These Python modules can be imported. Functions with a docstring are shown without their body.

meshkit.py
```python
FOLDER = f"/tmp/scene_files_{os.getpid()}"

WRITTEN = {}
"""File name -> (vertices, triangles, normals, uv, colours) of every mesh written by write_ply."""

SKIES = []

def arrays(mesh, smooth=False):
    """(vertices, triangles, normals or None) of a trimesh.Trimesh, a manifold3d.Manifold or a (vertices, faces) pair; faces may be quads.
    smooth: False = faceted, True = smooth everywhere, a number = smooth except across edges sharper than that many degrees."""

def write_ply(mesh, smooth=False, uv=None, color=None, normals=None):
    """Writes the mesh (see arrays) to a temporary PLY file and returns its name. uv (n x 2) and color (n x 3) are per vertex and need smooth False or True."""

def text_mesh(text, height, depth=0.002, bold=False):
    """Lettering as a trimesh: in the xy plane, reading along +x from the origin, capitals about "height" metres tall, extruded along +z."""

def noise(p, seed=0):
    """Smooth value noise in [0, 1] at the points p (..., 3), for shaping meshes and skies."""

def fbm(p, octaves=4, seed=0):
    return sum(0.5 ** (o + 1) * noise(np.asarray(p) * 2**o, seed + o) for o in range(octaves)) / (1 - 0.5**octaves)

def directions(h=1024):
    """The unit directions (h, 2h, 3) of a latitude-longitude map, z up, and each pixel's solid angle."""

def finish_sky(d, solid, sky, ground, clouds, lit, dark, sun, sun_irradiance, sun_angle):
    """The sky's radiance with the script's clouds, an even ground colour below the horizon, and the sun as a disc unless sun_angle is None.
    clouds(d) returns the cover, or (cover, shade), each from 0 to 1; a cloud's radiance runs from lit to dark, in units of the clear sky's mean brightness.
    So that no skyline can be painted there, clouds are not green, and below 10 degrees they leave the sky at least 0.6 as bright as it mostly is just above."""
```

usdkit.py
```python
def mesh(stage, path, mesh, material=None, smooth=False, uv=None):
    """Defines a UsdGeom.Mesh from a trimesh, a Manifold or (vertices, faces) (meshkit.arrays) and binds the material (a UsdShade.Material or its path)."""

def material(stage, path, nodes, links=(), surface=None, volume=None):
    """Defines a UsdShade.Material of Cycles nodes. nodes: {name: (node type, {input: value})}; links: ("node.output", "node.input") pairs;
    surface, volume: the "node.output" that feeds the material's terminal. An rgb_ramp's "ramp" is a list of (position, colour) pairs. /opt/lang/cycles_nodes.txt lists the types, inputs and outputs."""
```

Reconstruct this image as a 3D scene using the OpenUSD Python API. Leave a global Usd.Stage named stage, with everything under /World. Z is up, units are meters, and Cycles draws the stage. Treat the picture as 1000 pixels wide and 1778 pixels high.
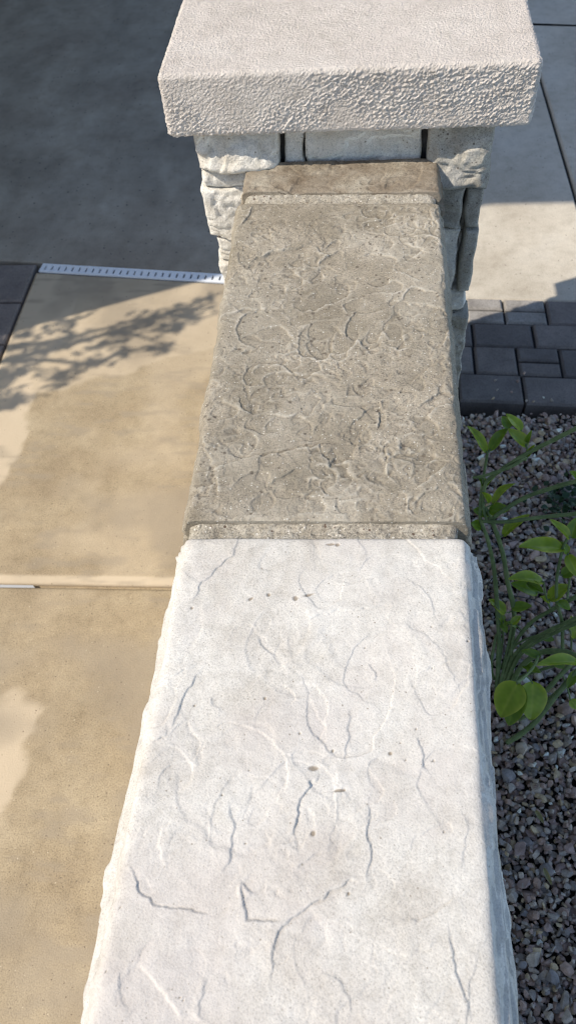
import math, numpy as np, trimesh, usdkit, meshkit
from pxr import Usd, UsdGeom, UsdLux, UsdShade, Sdf, Gf, Vt
from shapely.geometry import Polygon, box as sbox
from scipy.ndimage import gaussian_filter

# ------------------------------------------------------------------ stage, camera, sky, sun, exposure
stage = Usd.Stage.CreateInMemory()
UsdGeom.SetStageUpAxis(stage, UsdGeom.Tokens.z)
UsdGeom.SetStageMetersPerUnit(stage, 1.0)
world = UsdGeom.Xform.Define(stage, '/World')
stage.SetDefaultPrim(world.GetPrim())
UsdGeom.Scope.Define(stage, '/World/Looks')

CAM = np.array([0.04486, 0.0, 1.63756])
RT = np.array([0.99521065, 0.06860157, -0.06963896])
UP = np.array([-0.01608162, 0.81758502, 0.57558328])
FW = np.array([-0.09642168, 0.5717067, -0.81477255])
FPX = 1334.16                      # focal length in pixels of the 1000 px wide photograph
EXPOSURE = 0.45
SUN_STRENGTH, SKY_STRENGTH = 1.0, 0.135

cam = UsdGeom.Camera.Define(stage, '/World/camera')
cam.AddTransformOp().Set(Gf.Matrix4d(*[float(x) for x in (*RT, 0, *UP, 0, *(-FW), 0, *CAM, 1)]))
cam.CreateHorizontalApertureAttr(20.955)
cam.CreateVerticalApertureAttr(20.955 * 1778 / 1000)
cam.CreateFocalLengthAttr(20.955 * FPX / 1000)
cam.CreateClippingRangeAttr(Gf.Vec2f(0.02, 500))
cam.CreateFStopAttr(9.0)
cam.CreateFocusDistanceAttr(0.90)
cam.CreateExposureAttr(EXPOSURE)

SUN_EL = math.radians(46.2)
az = math.radians(22.3)
TO_SUN = np.array([-math.cos(az) * math.cos(SUN_EL), -math.sin(az) * math.cos(SUN_EL), math.sin(SUN_EL)])
usdkit.material(stage, '/World/Looks/sky_look', {
    's': ('sky_texture', {'sky_type': 'single_scattering', 'sun_disc': False, 'sun_elevation': SUN_EL, 'sun_rotation': math.atan2(TO_SUN[0], TO_SUN[1]), 'ozone_density': 1.9, 'aerosol_density': 0.8}),
    'b': ('background_shader', {'strength': SKY_STRENGTH})}, [('s.color', 'b.color')], surface='b.background')
dome = UsdLux.DomeLight.Define(stage, '/World/sky')
UsdShade.MaterialBindingAPI.Apply(dome.GetPrim()).Bind(UsdShade.Material.Get(stage, '/World/Looks/sky_look'))
dome.GetPrim().SetCustomDataByKey('kind', 'structure')
sun = UsdLux.DistantLight.Define(stage, '/World/sun')
zx = np.cross([0, 0, 1.0], TO_SUN); zx /= np.linalg.norm(zx); zy = np.cross(TO_SUN, zx)
sun.AddTransformOp().Set(Gf.Matrix4d(*[float(x) for x in (*zx, 0, *zy, 0, *TO_SUN, 0, 0, 0, 10, 1)]))
sun.CreateIntensityAttr(SUN_STRENGTH); sun.CreateAngleAttr(0.5); sun.CreateNormalizeAttr(True)
sun.CreateColorAttr(Gf.Vec3f(1.0, 0.93, 0.82))

# ------------------------------------------------------------------ helpers
_used = {}
def numbered(parent, name):
    n = _used.get((parent, name), 0); _used[(parent, name)] = n + 1
    return f'{parent}/{name}' + (f'_{n:03d}' if n else '')

def path_of(p):
    return '/World' if p is None else (p if isinstance(p, str) else str((p.GetPrim() if hasattr(p, 'GetPrim') else p).GetPath()))

def tag(o, label=None, cat=None, group=None, kind=None):
    p = o.GetPrim() if hasattr(o, 'GetPrim') else o
    for k, v in (('label', label), ('category', cat), ('group', group), ('kind', kind)):
        if v: p.SetCustomDataByKey(k, v)
    return o

def thing(name, label=None, cat=None, loc=(0, 0, 0), group=None, kind=None, parent=None):
    x = UsdGeom.Xform.Define(stage, numbered(path_of(parent), name))
    if any(loc): x.AddTranslateOp().Set(Gf.Vec3d(*map(float, loc)))
    return tag(x, label, cat, group, kind)

def obj(name, mesh, mat, parent=None, smooth=False, prim=None, **kw):
    m = usdkit.mesh(stage, numbered(path_of(parent), name), mesh, '/World/Looks/' + mat, smooth)
    if prim:
        api = UsdGeom.PrimvarsAPI(m)
        for k, v in prim.items():
            api.CreatePrimvar(k, Sdf.ValueTypeNames.FloatArray, 'vertex').Set(Vt.FloatArray.FromNumpy(np.asarray(v, np.float32)))
    return tag(m, **kw) if kw else m

def on_plane(px, py, z):           # point of the plane z seen at a pixel of the photograph (used only to read sizes off it)
    d = FW + RT * (px - 500) / FPX - UP * (py - 889) / FPX
    return CAM + d * ((z - CAM[2]) / d[2])
def xy(px, py, z): return on_plane(px, py, z)[:2]

def sstep(a, b, x):
    t = np.clip((x - a) / (b - a), 0, 1); return t * t * (3 - 2 * t)

def N2(x, y, s, seed=0, octaves=3, z=0.0):
    x, y = np.broadcast_arrays(np.asarray(x, float), np.asarray(y, float))
    return meshkit.fbm(np.stack([x * s + 31.7, y * s + 17.3, np.full_like(x, z + 5.1)], -1), octaves, seed)

def grid_faces(n, m):              # n rows by m columns of points
    i = np.arange((n - 1) * m).reshape(n - 1, m)[:, :-1].ravel()
    return np.vstack([np.stack([i, i + 1, i + m + 1], 1), np.stack([i, i + m + 1, i + m], 1)])

def slab_mesh(poly, z0, z1, bevel=0.004, tilt=(0, 0)):   # chamfered prism on a convex polygon, counter-clockwise
    p = np.array(poly, float)
    if Polygon(p).exterior.is_ccw is False: p = p[::-1]
    n = len(p); c = p.mean(0)
    e = np.roll(p, -1, 0) - p; nn = np.stack([-e[:, 1], e[:, 0]], 1) / np.linalg.norm(e, axis=1)[:, None]
    ins = []
    for i in range(n):             # inset corner = intersection of the two inset edges
        a, b = nn[i - 1], nn[i]
        ins.append(p[i] + np.linalg.solve(np.array([a, b]), [bevel, bevel]))
    ins = np.array(ins)
    zt = z1 + (ins - c) @ np.array(tilt); zm = z1 - bevel + (p - c) @ np.array(tilt)
    v = np.vstack([np.c_[p, np.full(n, z0)], np.c_[p, zm], np.c_[ins, zt]])
    f = []
    for r in (0, 1):
        for i in range(n):
            a, b = r * n + i, r * n + (i + 1) % n
            f += [[a, b, b + n], [a, b + n, a + n]]
    f += [[2 * n, 2 * n + i, 2 * n + i + 1] for i in range(1, n - 1)]
    f += [[0, i + 1, i] for i in range(1, n - 1)]
    return trimesh.Trimesh(v, np.array(f), process=False)

def rect(x0, x1, y0, y1): return [(x0, y0), (x1, y0), (x1, y1), (x0, y1)]

def tube(pts, radii, seg=8, ridges=0.0, seed=0):
    pts = np.asarray(pts, float)
    t = np.linspace(0, 1, len(pts)); n = max(6, len(pts) * 4)
    from scipy.interpolate import PchipInterpolator
    tt = np.linspace(0, 1, n); P = PchipInterpolator(t, pts)(tt); Rr = PchipInterpolator(t, np.broadcast_to(radii, len(pts)))(tt)
    tan = np.gradient(P, axis=0); tan /= np.linalg.norm(tan, axis=1)[:, None] + 1e-12
    a = np.cross(tan[0], [0.3, 0.2, 1.0]); a /= np.linalg.norm(a); rows = []
    for i in range(n):
        a = a - tan[i] * (a @ tan[i]); a /= np.linalg.norm(a); b = np.cross(tan[i], a)
        ph = np.arange(seg) / seg * 2 * np.pi
        r = Rr[i] * (1 + ridges * math.sin(i * 1.9 + seed))
        rows.append(P[i] + r * (np.cos(ph)[:, None] * a + np.sin(ph)[:, None] * b))
    v = np.vstack(rows + [P[:1], P[-1:]]); f = []
    for i in range(n - 1):
        for j in range(seg):
            k = (j + 1) % seg
            f += [[i * seg + j, i * seg + k, (i + 1) * seg + k], [i * seg + j, (i + 1) * seg + k, (i + 1) * seg + j]]
    for j in range(seg):
        k = (j + 1) % seg
        f += [[n * seg, k, j], [n * seg + 1, (n - 1) * seg + j, (n - 1) * seg + k]]
    return trimesh.Trimesh(v, np.array(f), process=False)

# ------------------------------------------------------------------ materials
def look(name, nodes, links, surface='p.BSDF'):
    usdkit.material(stage, '/World/Looks/' + name, nodes, links, surface=surface)

def stone_look(name, c0, c1, c2, big=9, mid=45, fine=420, bump=0.0006, mbump=0.0, rough=0.85, speck=0.25, extra=None, pits=None, streak=0.0):
    """Mineral surface: two tones mottled at two scales, dark specks, fine grain relief. extra: {primvar: (colour, strength)} mixed in."""
    n = {'g': ('geometry', {}), 'oi': ('object_info', {}),
         'n1': ('noise_texture', {'scale': big, 'detail': 5.0, 'roughness': 0.6}), 'r1': ('rgb_ramp', {'ramp': [(0.33, c0), (0.5, c1), (0.67, c2)]}),
         'n2': ('noise_texture', {'scale': mid, 'detail': 6.0, 'roughness': 0.7}), 'r2': ('rgb_ramp', {'ramp': [(0.3, (0.80, 0.79, 0.77)), (0.5, (1, 1, 1)), (0.72, (1.12, 1.12, 1.12))]}),
         'm2': ('mix_color', {'blend_type': 'multiply', 'fac': 0.8, 'use_clamp': False}),
         'n3': ('noise_texture', {'scale': fine, 'detail': 3.0, 'roughness': 0.65}), 'r3': ('rgb_ramp', {'ramp': [(0.32, (1 - speck,) * 3), (0.48, (1, 1, 1)), (0.7, (1 + speck * 0.5,) * 3)]}),
         'm3': ('mix_color', {'blend_type': 'multiply', 'fac': 1.0}),
         'b': ('bump', {'strength': 1.0, 'distance': bump}), 'p': ('principled_bsdf', {'roughness': rough, 'specular_ior_level': 0.25})}
    l = [('g.position', 'n1.vector'), ('g.position', 'n2.vector'), ('g.position', 'n3.vector'), ('n1.fac', 'r1.fac'), ('n2.fac', 'r2.fac'), ('n3.fac', 'r3.fac'),
         ('r1.color', 'm2.a'), ('r2.color', 'm2.b'), ('m2.result', 'm3.a'), ('r3.color', 'm3.b'), ('n3.fac', 'b.height'), ('b.normal', 'p.normal')]
    last = 'm3.result'
    for k, (col, amt) in (extra or {}).items():
        n['a_' + k] = ('attribute', {'attribute': k}); n['f_' + k] = ('math', {'math_type': 'multiply', 'value2': amt, 'use_clamp': True})
        n['x_' + k] = ('mix_color', {'b': col})
        l += [(f'a_{k}.fac', f'f_{k}.value1'), (f'f_{k}.value', f'x_{k}.fac'), (last, f'x_{k}.a')]; last = f'x_{k}.result'
    if streak:     # long drag marks of the finishing trowel and tyres
        n.update({'mp': ('mapping', {'scale': (2.1, 0.9, 1.0)}), 'ns': ('noise_texture', {'scale': 2.2, 'detail': 6.0, 'roughness': 0.62, 'distortion': 0.4}),
                  'rs': ('rgb_ramp', {'ramp': [(0.34, (1 - streak,) * 3), (0.5, (1, 1, 1)), (0.66, (1 + streak,) * 3)]}), 'ms': ('mix_color', {'blend_type': 'multiply', 'fac': 1.0, 'use_clamp': False})})
        l += [('g.position', 'mp.vector'), ('mp.vector', 'ns.vector'), ('ns.fac', 'rs.fac'), (last, 'ms.a'), ('rs.color', 'ms.b')]; last = 'ms.result'
    for i, (sc_, thr, col) in enumerate(pits or []):   # pin holes and grains: a share of the cells of a voronoi pattern
        n.update({f'v{i}': ('voronoi_texture', {'scale': sc_, 'feature': 'f1'}), f'vs{i}': ('separate_color', {}), f'vt{i}': ('math', {'math_type': 'multiply', 'value2': thr}),
                  f'vl{i}': ('math', {'math_type': 'less_than'}), f'vm{i}': ('math', {'math_type': 'multiply', 'value2': 0.85}), f'vx{i}': ('mix_color', {'b': col})})
        n[f'vp{i}'] = ('math', {'math_type': 'power', 'value2': 4.0})
        l += [('g.position', f'v{i}.vector'), (f'v{i}.color', f'vs{i}.color'), (f'vs{i}.r', f'vp{i}.value1'), (f'vp{i}.value', f'vt{i}.value1'), (f'v{i}.distance', f'vl{i}.value1'), (f'vt{i}.value', f'vl{i}.value2'),
              (f'vl{i}.value', f'vm{i}.value1'), (f'vm{i}.value', f'vx{i}.fac'), (last, f'vx{i}.a')]; last = f'vx{i}.result'
    l.append((last, 'p.base_color'))
    if mbump:
        n['b2'] = ('bump', {'strength': 1.0, 'distance': mbump}); l = [x for x in l if x != ('b.normal', 'p.normal')]
        l += [('n2.fac', 'b2.height'), ('b.normal', 'b2.normal'), ('b2.normal', 'p.normal')]
    look(name, n, l)

stone_look('white_cast_stone', (0.465, 0.427, 0.372), (0.53, 0.497, 0.443), (0.575, 0.548, 0.495), big=14, mid=75, fine=560, bump=0.0005, mbump=0.0006, speck=0.24, pits=[(170, 0.17, (0.29, 0.255, 0.21)), (330, 0.24, (0.34, 0.31, 0.265))],
           extra={'pale': ((0.60, 0.575, 0.535), 0.4), 'pink': ((0.50, 0.447, 0.41), 0.5), 'pit_crease': ((0.20, 0.17, 0.135), 0.8), 'stain': ((0.22, 0.175, 0.125), 0.8)})
stone_look('brown_cast_stone', (0.215, 0.182, 0.132), (0.282, 0.242, 0.182), (0.345, 0.302, 0.236), big=14, mid=90, fine=430, bump=0.0011, mbump=0.0010, speck=0.42, pits=[(260, 0.28, (0.12, 0.10, 0.08)), (300, 0.32, (0.52, 0.49, 0.42))],
           extra={'pale': ((0.50, 0.455, 0.375), 0.7), 'low': ((0.215, 0.188, 0.14), 0.6), 'pit_crease': ((0.10, 0.08, 0.06), 0.8), 'stain': ((0.10, 0.08, 0.06), 0.8)})
stone_look('dark_brown_cast_stone', (0.17, 0.132, 0.09), (0.26, 0.217, 0.16), (0.33, 0.29, 0.225), big=22, mid=90, fine=430, bump=0.0011, mbump=0.0010, speck=0.42, pits=[(260, 0.28, (0.10, 0.08, 0.06))],
           extra={'pale': ((0.40, 0.36, 0.29), 0.5), 'low': ((0.15, 0.11, 0.075), 0.6), 'pit_crease': ((0.09, 0.07, 0.05), 0.8), 'stain': ((0.09, 0.07, 0.05), 0.8)})
stone_look('mortar', (0.27, 0.235, 0.18), (0.35, 0.312, 0.248), (0.42, 0.38, 0.31), big=40, mid=160, fine=420, bump=0.0016, mbump=0.0015, speck=0.5, pits=[(190, 0.40, (0.10, 0.06, 0.04)), (230, 0.4, (0.62, 0.58, 0.5))])
stone_look('dark_mortar', (0.05, 0.045, 0.04), (0.075, 0.068, 0.06), (0.10, 0.09, 0.08), big=30, mid=120, fine=400, bump=0.001)
stone_look('stucco', (0.505, 0.45, 0.39), (0.545, 0.485, 0.425), (0.57, 0.515, 0.455), big=7, mid=40, fine=330, bump=0.0030, mbump=0.0, speck=0.06)
stone_look('cream_stone', (0.54, 0.485, 0.40), (0.64, 0.60, 0.525), (0.70, 0.67, 0.605), big=18, mid=60, fine=420, bump=0.0012, mbump=0.003, speck=0.3, pits=[(150, 0.25, (0.25, 0.22, 0.17))])
stone_look('grey_stone', (0.28, 0.25, 0.205), (0.40, 0.368, 0.308), (0.49, 0.46, 0.405), big=18, mid=70, fine=420, bump=0.0012, mbump=0.003, speck=0.4, pits=[(150, 0.3, (0.12, 0.10, 0.08))])
stone_look('tan_concrete', (0.27, 0.206, 0.127), (0.325, 0.253, 0.158), (0.375, 0.30, 0.195), big=4.5, mid=30, fine=300, bump=0.0010, mbump=0.0008, speck=0.36, rough=0.7, pits=[(120, 0.22, (0.16, 0.12, 0.08)), (100, 0.16, (0.48, 0.40, 0.28))],
           extra={'pale': ((0.49, 0.395, 0.275), 0.95), 'grey': ((0.285, 0.232, 0.165), 0.7)}, streak=0.06)
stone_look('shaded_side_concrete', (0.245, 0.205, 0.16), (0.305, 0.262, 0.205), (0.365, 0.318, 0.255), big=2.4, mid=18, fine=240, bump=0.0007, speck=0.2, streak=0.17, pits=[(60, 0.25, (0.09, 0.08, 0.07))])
stone_look('grey_concrete', (0.43, 0.375, 0.295), (0.49, 0.435, 0.35), (0.53, 0.48, 0.40), big=3, mid=22, fine=240, bump=0.0007, speck=0.2, streak=0.07, pits=[(70, 0.22, (0.2, 0.17, 0.14))])
for k, c in enumerate([(0.185, 0.158, 0.140), (0.225, 0.195, 0.172), (0.150, 0.130, 0.118)]):
    stone_look('paver_%s' % 'abc'[k], tuple(x * 0.85 for x in c), c, tuple(x * 1.2 for x in c), big=8, mid=60, fine=260, bump=0.0014, speck=0.3)
stone_look('paver_light', (0.20, 0.18, 0.16), (0.26, 0.238, 0.212), (0.31, 0.285, 0.255), big=14, mid=60, fine=260, bump=0.0014, speck=0.3)
stone_look('soil', (0.03, 0.024, 0.02), (0.045, 0.037, 0.031), (0.06, 0.05, 0.042), big=20, mid=90, fine=300, bump=0.002)
stone_look('house_stucco', (0.42, 0.36, 0.28), (0.46, 0.39, 0.31), (0.5, 0.43, 0.34), big=2, mid=30, fine=200, bump=0.002)
stone_look('roof_clay', (0.22, 0.11, 0.07), (0.28, 0.15, 0.10), (0.33, 0.19, 0.13), big=2, mid=20, fine=100)
GRAVEL = [(0.29, 0.265, 0.245), (0.35, 0.31, 0.27), (0.24, 0.18, 0.16), (0.32, 0.235, 0.20), (0.19, 0.18, 0.185), (0.38, 0.31, 0.21), (0.66, 0.62, 0.56), (0.27, 0.21, 0.20)]
GRAVEL = [tuple(min(0.8, 1.35 * x * w) for x, w in zip(c, (1.07, 1.0, 0.91))) for c in GRAVEL]
for k, c in enumerate(GRAVEL):
    stone_look('gravel_%s' % 'abcdefgh'[k], tuple(x * 0.8 for x in c), c, tuple(x * 1.25 for x in c), big=60, mid=200, fine=700, bump=0.0006, speck=0.25, rough=0.7)
look('white_plastic', {'p': ('principled_bsdf', {'base_color': (0.72, 0.73, 0.74), 'roughness': 0.45})}, [])
look('dark_void', {'p': ('principled_bsdf', {'base_color': (0.012, 0.012, 0.013), 'roughness': 0.9})}, [])
look('black_tubing', {'p': ('principled_bsdf', {'base_color': (0.015, 0.015, 0.016), 'roughness': 0.5})}, [])
look('water', {'p': ('principled_bsdf', {'base_color': (0.40, 0.40, 0.40), 'roughness': 0.25, 'specular_ior_level': 0.8})}, [])  # pale grey base colour stands in for the sky gleam on the water
def leaf_look(name, a, b, t):
    look(name, {'at': ('attribute', {'attribute': 'rim'}), 'mx': ('mix_color', {'a': a, 'b': b}), 'g': ('geometry', {}), 'n': ('noise_texture', {'scale': 70.0, 'detail': 4.0}),
                'r': ('rgb_ramp', {'ramp': [(0.3, (0.75, 0.78, 0.7)), (0.7, (1.2, 1.15, 1.1))]}), 'mm': ('mix_color', {'blend_type': 'multiply', 'fac': 1.0}),
                'p': ('principled_bsdf', {'roughness': 0.27, 'specular_ior_level': 0.5}), 't': ('translucent_bsdf', {'color': t}), 'm': ('mix_closure', {'fac': 0.3})},
         [('at.fac', 'mx.fac'), ('g.position', 'n.vector'), ('n.fac', 'r.fac'), ('mx.result', 'mm.a'), ('r.color', 'mm.b'), ('mm.result', 'p.base_color'), ('p.BSDF', 'm.closure1'), ('t.BSDF', 'm.closure2')], 'm.closure')
leaf_look('leaf_bright', (0.27, 0.38, 0.030), (0.52, 0.55, 0.08), (0.55, 0.68, 0.04))
leaf_look('leaf_mid', (0.15, 0.26, 0.024), (0.32, 0.41, 0.05), (0.34, 0.50, 0.04))
leaf_look('leaf_dark', (0.022, 0.055, 0.018), (0.035, 0.075, 0.022), (0.04, 0.09, 0.02))
leaf_look('dry_leaf', (0.34, 0.30, 0.13), (0.5, 0.47, 0.28), (0.4, 0.36, 0.15))
stone_look('stem_green', (0.10, 0.14, 0.055), (0.14, 0.19, 0.075), (0.20, 0.25, 0.11), big=40, mid=150, fine=500, bump=0.0004, rough=0.5, speck=0.12)
stone_look('bark', (0.07, 0.05, 0.035), (0.11, 0.08, 0.06), (0.14, 0.11, 0.085), big=20, mid=60, fine=200, bump=0.003)

# ------------------------------------------------------------------ ground and hard surfaces
def sheet(x0, x1, y0, y1, z, t=0.02): return slab_mesh(rect(x0, x1, y0, y1), z - t, z, 0.002)
obj('ground', sheet(-150, 150, -150, 150, -0.13, 0.05), 'soil', kind='structure', label='dark bare earth under the paving and gravel')

def drain_y(x): return 2.178 - 0.112 * (x + 1.09)     # the line of the channel drain

drive = thing('driveway', kind='structure', label='tan concrete driveway left of the wall, partly damp')
def drive_slab(x0, x1, yn, yf, nx, ny, near_r, far_r, pale_fn, grey_fn, name='slab'):
    """Dense slab: tooled round edges, faint unevenness; yn, yf functions of x; near_r/far_r (drop, width) of the rounded edges."""
    u = np.linspace(0, 1, nx)
    w = np.concatenate([np.linspace(0, 0.03, 14)[:-1], np.linspace(0.03, 0.97, ny), np.linspace(0.97, 1, 14)[1:]])
    X = x0 + (x1 - x0) * u[None, :] + 0 * w[:, None]
    Y0, Y1 = yn(X), yf(X); Y = Y0 + (Y1 - Y0) * w[:, None]
    d0, d1 = Y - Y0, Y1 - Y; wob = 0.7 + 0.6 * N2(X, Y, 14, 3)
    def round_(d, dr): t = np.clip(1 - d / (dr[1] * wob), 0, 1); return dr[0] * (1 - np.sqrt(1 - t * t * 0.999))
    Z = -round_(d0, near_r) - round_(d1, far_r) + 0.0012 * (N2(X, Y, 5, 4) - 0.5)
    V = np.stack([X, Y, Z], -1).reshape(-1, 3); n, m = X.shape
    f = grid_faces(n, m)
    ring = np.concatenate([np.arange(m), np.arange(1, n) * m + m - 1, (n - 1) * m + np.arange(m - 2, -1, -1), np.arange(n - 2, 0, -1) * m])
    low = V[ring].copy(); low[:, 2] = -0.1; k = len(ring); base = len(V); i = np.arange(k); j = (i + 1) % k
    f = np.vstack([f, np.stack([ring[i], base + i, base + j], 1), np.stack([ring[i], base + j, ring[j]], 1)])
    pale, grey = pale_fn(X, Y), grey_fn(X, Y)
    ext = lambda a: np.concatenate([a.ravel(), a.ravel()[ring]])
    return obj(name, trimesh.Trimesh(np.vstack([V, low]), f, process=False), 'tan_concrete', drive, smooth=40, prim=None) if pale_fn is None else _slab_prim(name, np.vstack([V, low]), f, ext(pale), ext(grey))
def _slab_prim(name, V, f, pale, grey):
    return obj(name, trimesh.Trimesh(V, f, process=False), 'tan_concrete', drive, smooth=True, prim={'pale': pale, 'grey': grey})

def pale_mid(X, Y):
    nz = N2(X, Y, 7, 11, 4) - 0.5; n2 = N2(X, Y, 26, 12, 3) - 0.5
    edge = 1.655 + 0.40 * (X + 0.72) + 0.13 * nz + 0.05 * n2           # dry and pale beyond this line
    a = sstep(-0.008, 0.02, Y - edge) * (0.55 + 0.5 * N2(X, Y, 9, 15))
    left = -0.945 + 0.05 * nz * 3 + 0.03 * n2 + 0.04 * (Y - 1.4)
    b = sstep(0.0, 0.018, left - X) * sstep(1.1, 1.25, Y)
    c = 0.45 * sstep(0.52, 0.72, N2(X, Y, 5, 16, 5))
    return np.clip(np.maximum(np.maximum(a, b), c) + 0.9 * sstep(0.028, 0.018, Y - 0.919 - 0.012 * (X + 0.65)), 0, 1)  # last term paints the sunlit rounded lip along the joint pale
def pale_near(X, Y):
    nz = N2(X, Y, 9, 21, 4) - 0.5; n2 = N2(X, Y, 40, 22, 3) - 0.5
    left = -0.668 - 0.09 * (0.55 - Y) + 0.07 * nz + 0.03 * n2
    b = sstep(0.0, 0.016, left - X) * sstep(0.625, 0.59, Y + 0.15 * nz)
    c = 0.45 * sstep(0.53, 0.75, N2(X, Y * 0.6, 5, 26, 3))
    return np.clip(np.maximum(b, c), 0, 1)
grey_any = lambda X, Y: np.clip(sstep(0.50, 0.68, N2(X, Y, 4.2, 31, 5)) + 0.8 * sstep(0.52, 0.75, N2(X * 0.25, Y, 60, 33, 3)) * sstep(0.4, 0.6, N2(X, Y, 6, 34, 2)), 0, 1)
EX = -1.098
drive_slab(EX, -0.09, lambda x: 0.919 + 0.012 * (x + 0.65), lambda x: drain_y(x) - 0.026, 110, 130, (0.013, 0.034), (0.003, 0.006), pale_mid, grey_any)
drive_slab(EX, -0.09, lambda x: -0.9 + 0 * x, lambda x: 0.908 + 0.012 * (x + 0.65), 110, 190, (0.004, 0.01), (0.006, 0.009), pale_near, grey_any)
obj('joint_filler', slab_mesh(rect(EX, -0.09, 0.90, 0.935), -0.1, -0.017, 0.001), 'tan_concrete', drive)
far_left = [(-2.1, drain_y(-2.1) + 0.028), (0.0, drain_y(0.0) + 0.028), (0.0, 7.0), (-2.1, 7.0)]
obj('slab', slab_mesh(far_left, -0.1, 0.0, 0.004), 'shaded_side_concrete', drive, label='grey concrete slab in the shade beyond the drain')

wp = np.array([[-0.86, 0.904], [-0.80, 0.906], [-0.775, 0.909], [-0.79, 0.9155], [-0.83, 0.917], [-0.87, 0.913]])
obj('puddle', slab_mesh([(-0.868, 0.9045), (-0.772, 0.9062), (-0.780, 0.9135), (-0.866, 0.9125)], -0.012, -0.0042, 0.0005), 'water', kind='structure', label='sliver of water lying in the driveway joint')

paving = thing('left_paving', kind='structure', label='dark paving along the left edge of the driveway')
obj('bedding', sheet(-1.99, EX - 0.001, -0.9, 2.0, -0.02, 0.08), 'dark_void', paving)
rg = np.random.default_rng(5)
for r in range(9):
    yb = 2.0 - 0.205 * r; yt = yb + 0.197
    xs = [EX - 0.012, -1.43 - 0.1 * (r % 2), -1.75, -1.99]
    for a, b in zip(xs[1:], xs[:-1]):
        top = (min(yt, drain_y(b) + 0.02), min(yt, drain_y(a) + 0.02)) if r == 0 else (yt, yt)
        obj('paver', slab_mesh([(a + 0.005, yb), (b - 0.001, yb), (b - 0.001, top[0]), (a + 0.005, top[1])], -0.06, 0.001 + rg.uniform(-.001, .001), 0.005), 'paver_' + 'abc'[rg.integers(3)], paving)

walk = thing('walkway', kind='structure', label='pale concrete walkway right of the pillar')
xj = lambda y: 0.779 - 0.026 * (y - 2.4)
yk = 3.905
obj('slab', slab_mesh([(0.003, 2.004), (xj(2.0) - 0.006, 1.967), (xj(yk) - 0.006, yk - 0.006), (0.003, yk + 0.06)], -0.1, 0.0, 0.006), 'grey_concrete', walk)
obj('slab', slab_mesh([(xj(2.0) + 0.006, 1.965), (2.6, 1.90), (2.6, yk - 0.35), (xj(yk) + 0.006, yk - 0.012)], -0.1, 0.0, 0.006), 'grey_concrete', walk)
obj('slab', slab_mesh([(0.003, yk + 0.07), (2.6, yk - 0.338), (2.6, 7.0), (0.003, 7.0)], -0.1, 0.0, 0.006), 'grey_concrete', walk)
obj('joint_filler', sheet(0.01, 2.59, 1.99, 6.99, -0.016, 0.05), 'dark_void', walk)

pav = thing('paver_strip', kind='structure', label='strip of charcoal concrete pavers between gravel and walkway')
obj('bedding', sheet(0.12, 1.24, 1.565, 1.94, -0.012, 0.05), 'dark_void', pav)
Pv = []
yA = [1.5345, 1.6490, 1.7660, 1.8710]
for x0, x1 in ((0.125, 0.31), (0.316, 0.4955), (0.50, 0.685), (0.69, 0.87), (0.875, 1.06), (1.065, 1.25)): Pv.append((x0, x1, yA[0], yA[1]))
for x0, x1 in ((0.25, 0.3655), (0.370, 0.491)): Pv.append((x0, x1, yA[1], yA[2]))
Pv += [(0.125, 0.245, yA[1], yA[2]), (0.495, 0.6135, yA[1], 1.705), (0.495, 0.6135, 1.708, yA[2])]
for x0, x1 in ((0.6175, 0.735), (0.74, 0.92), (0.925, 1.10), (1.105, 1.25)): Pv.append((x0, x1, yA[1], yA[2]))
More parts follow.
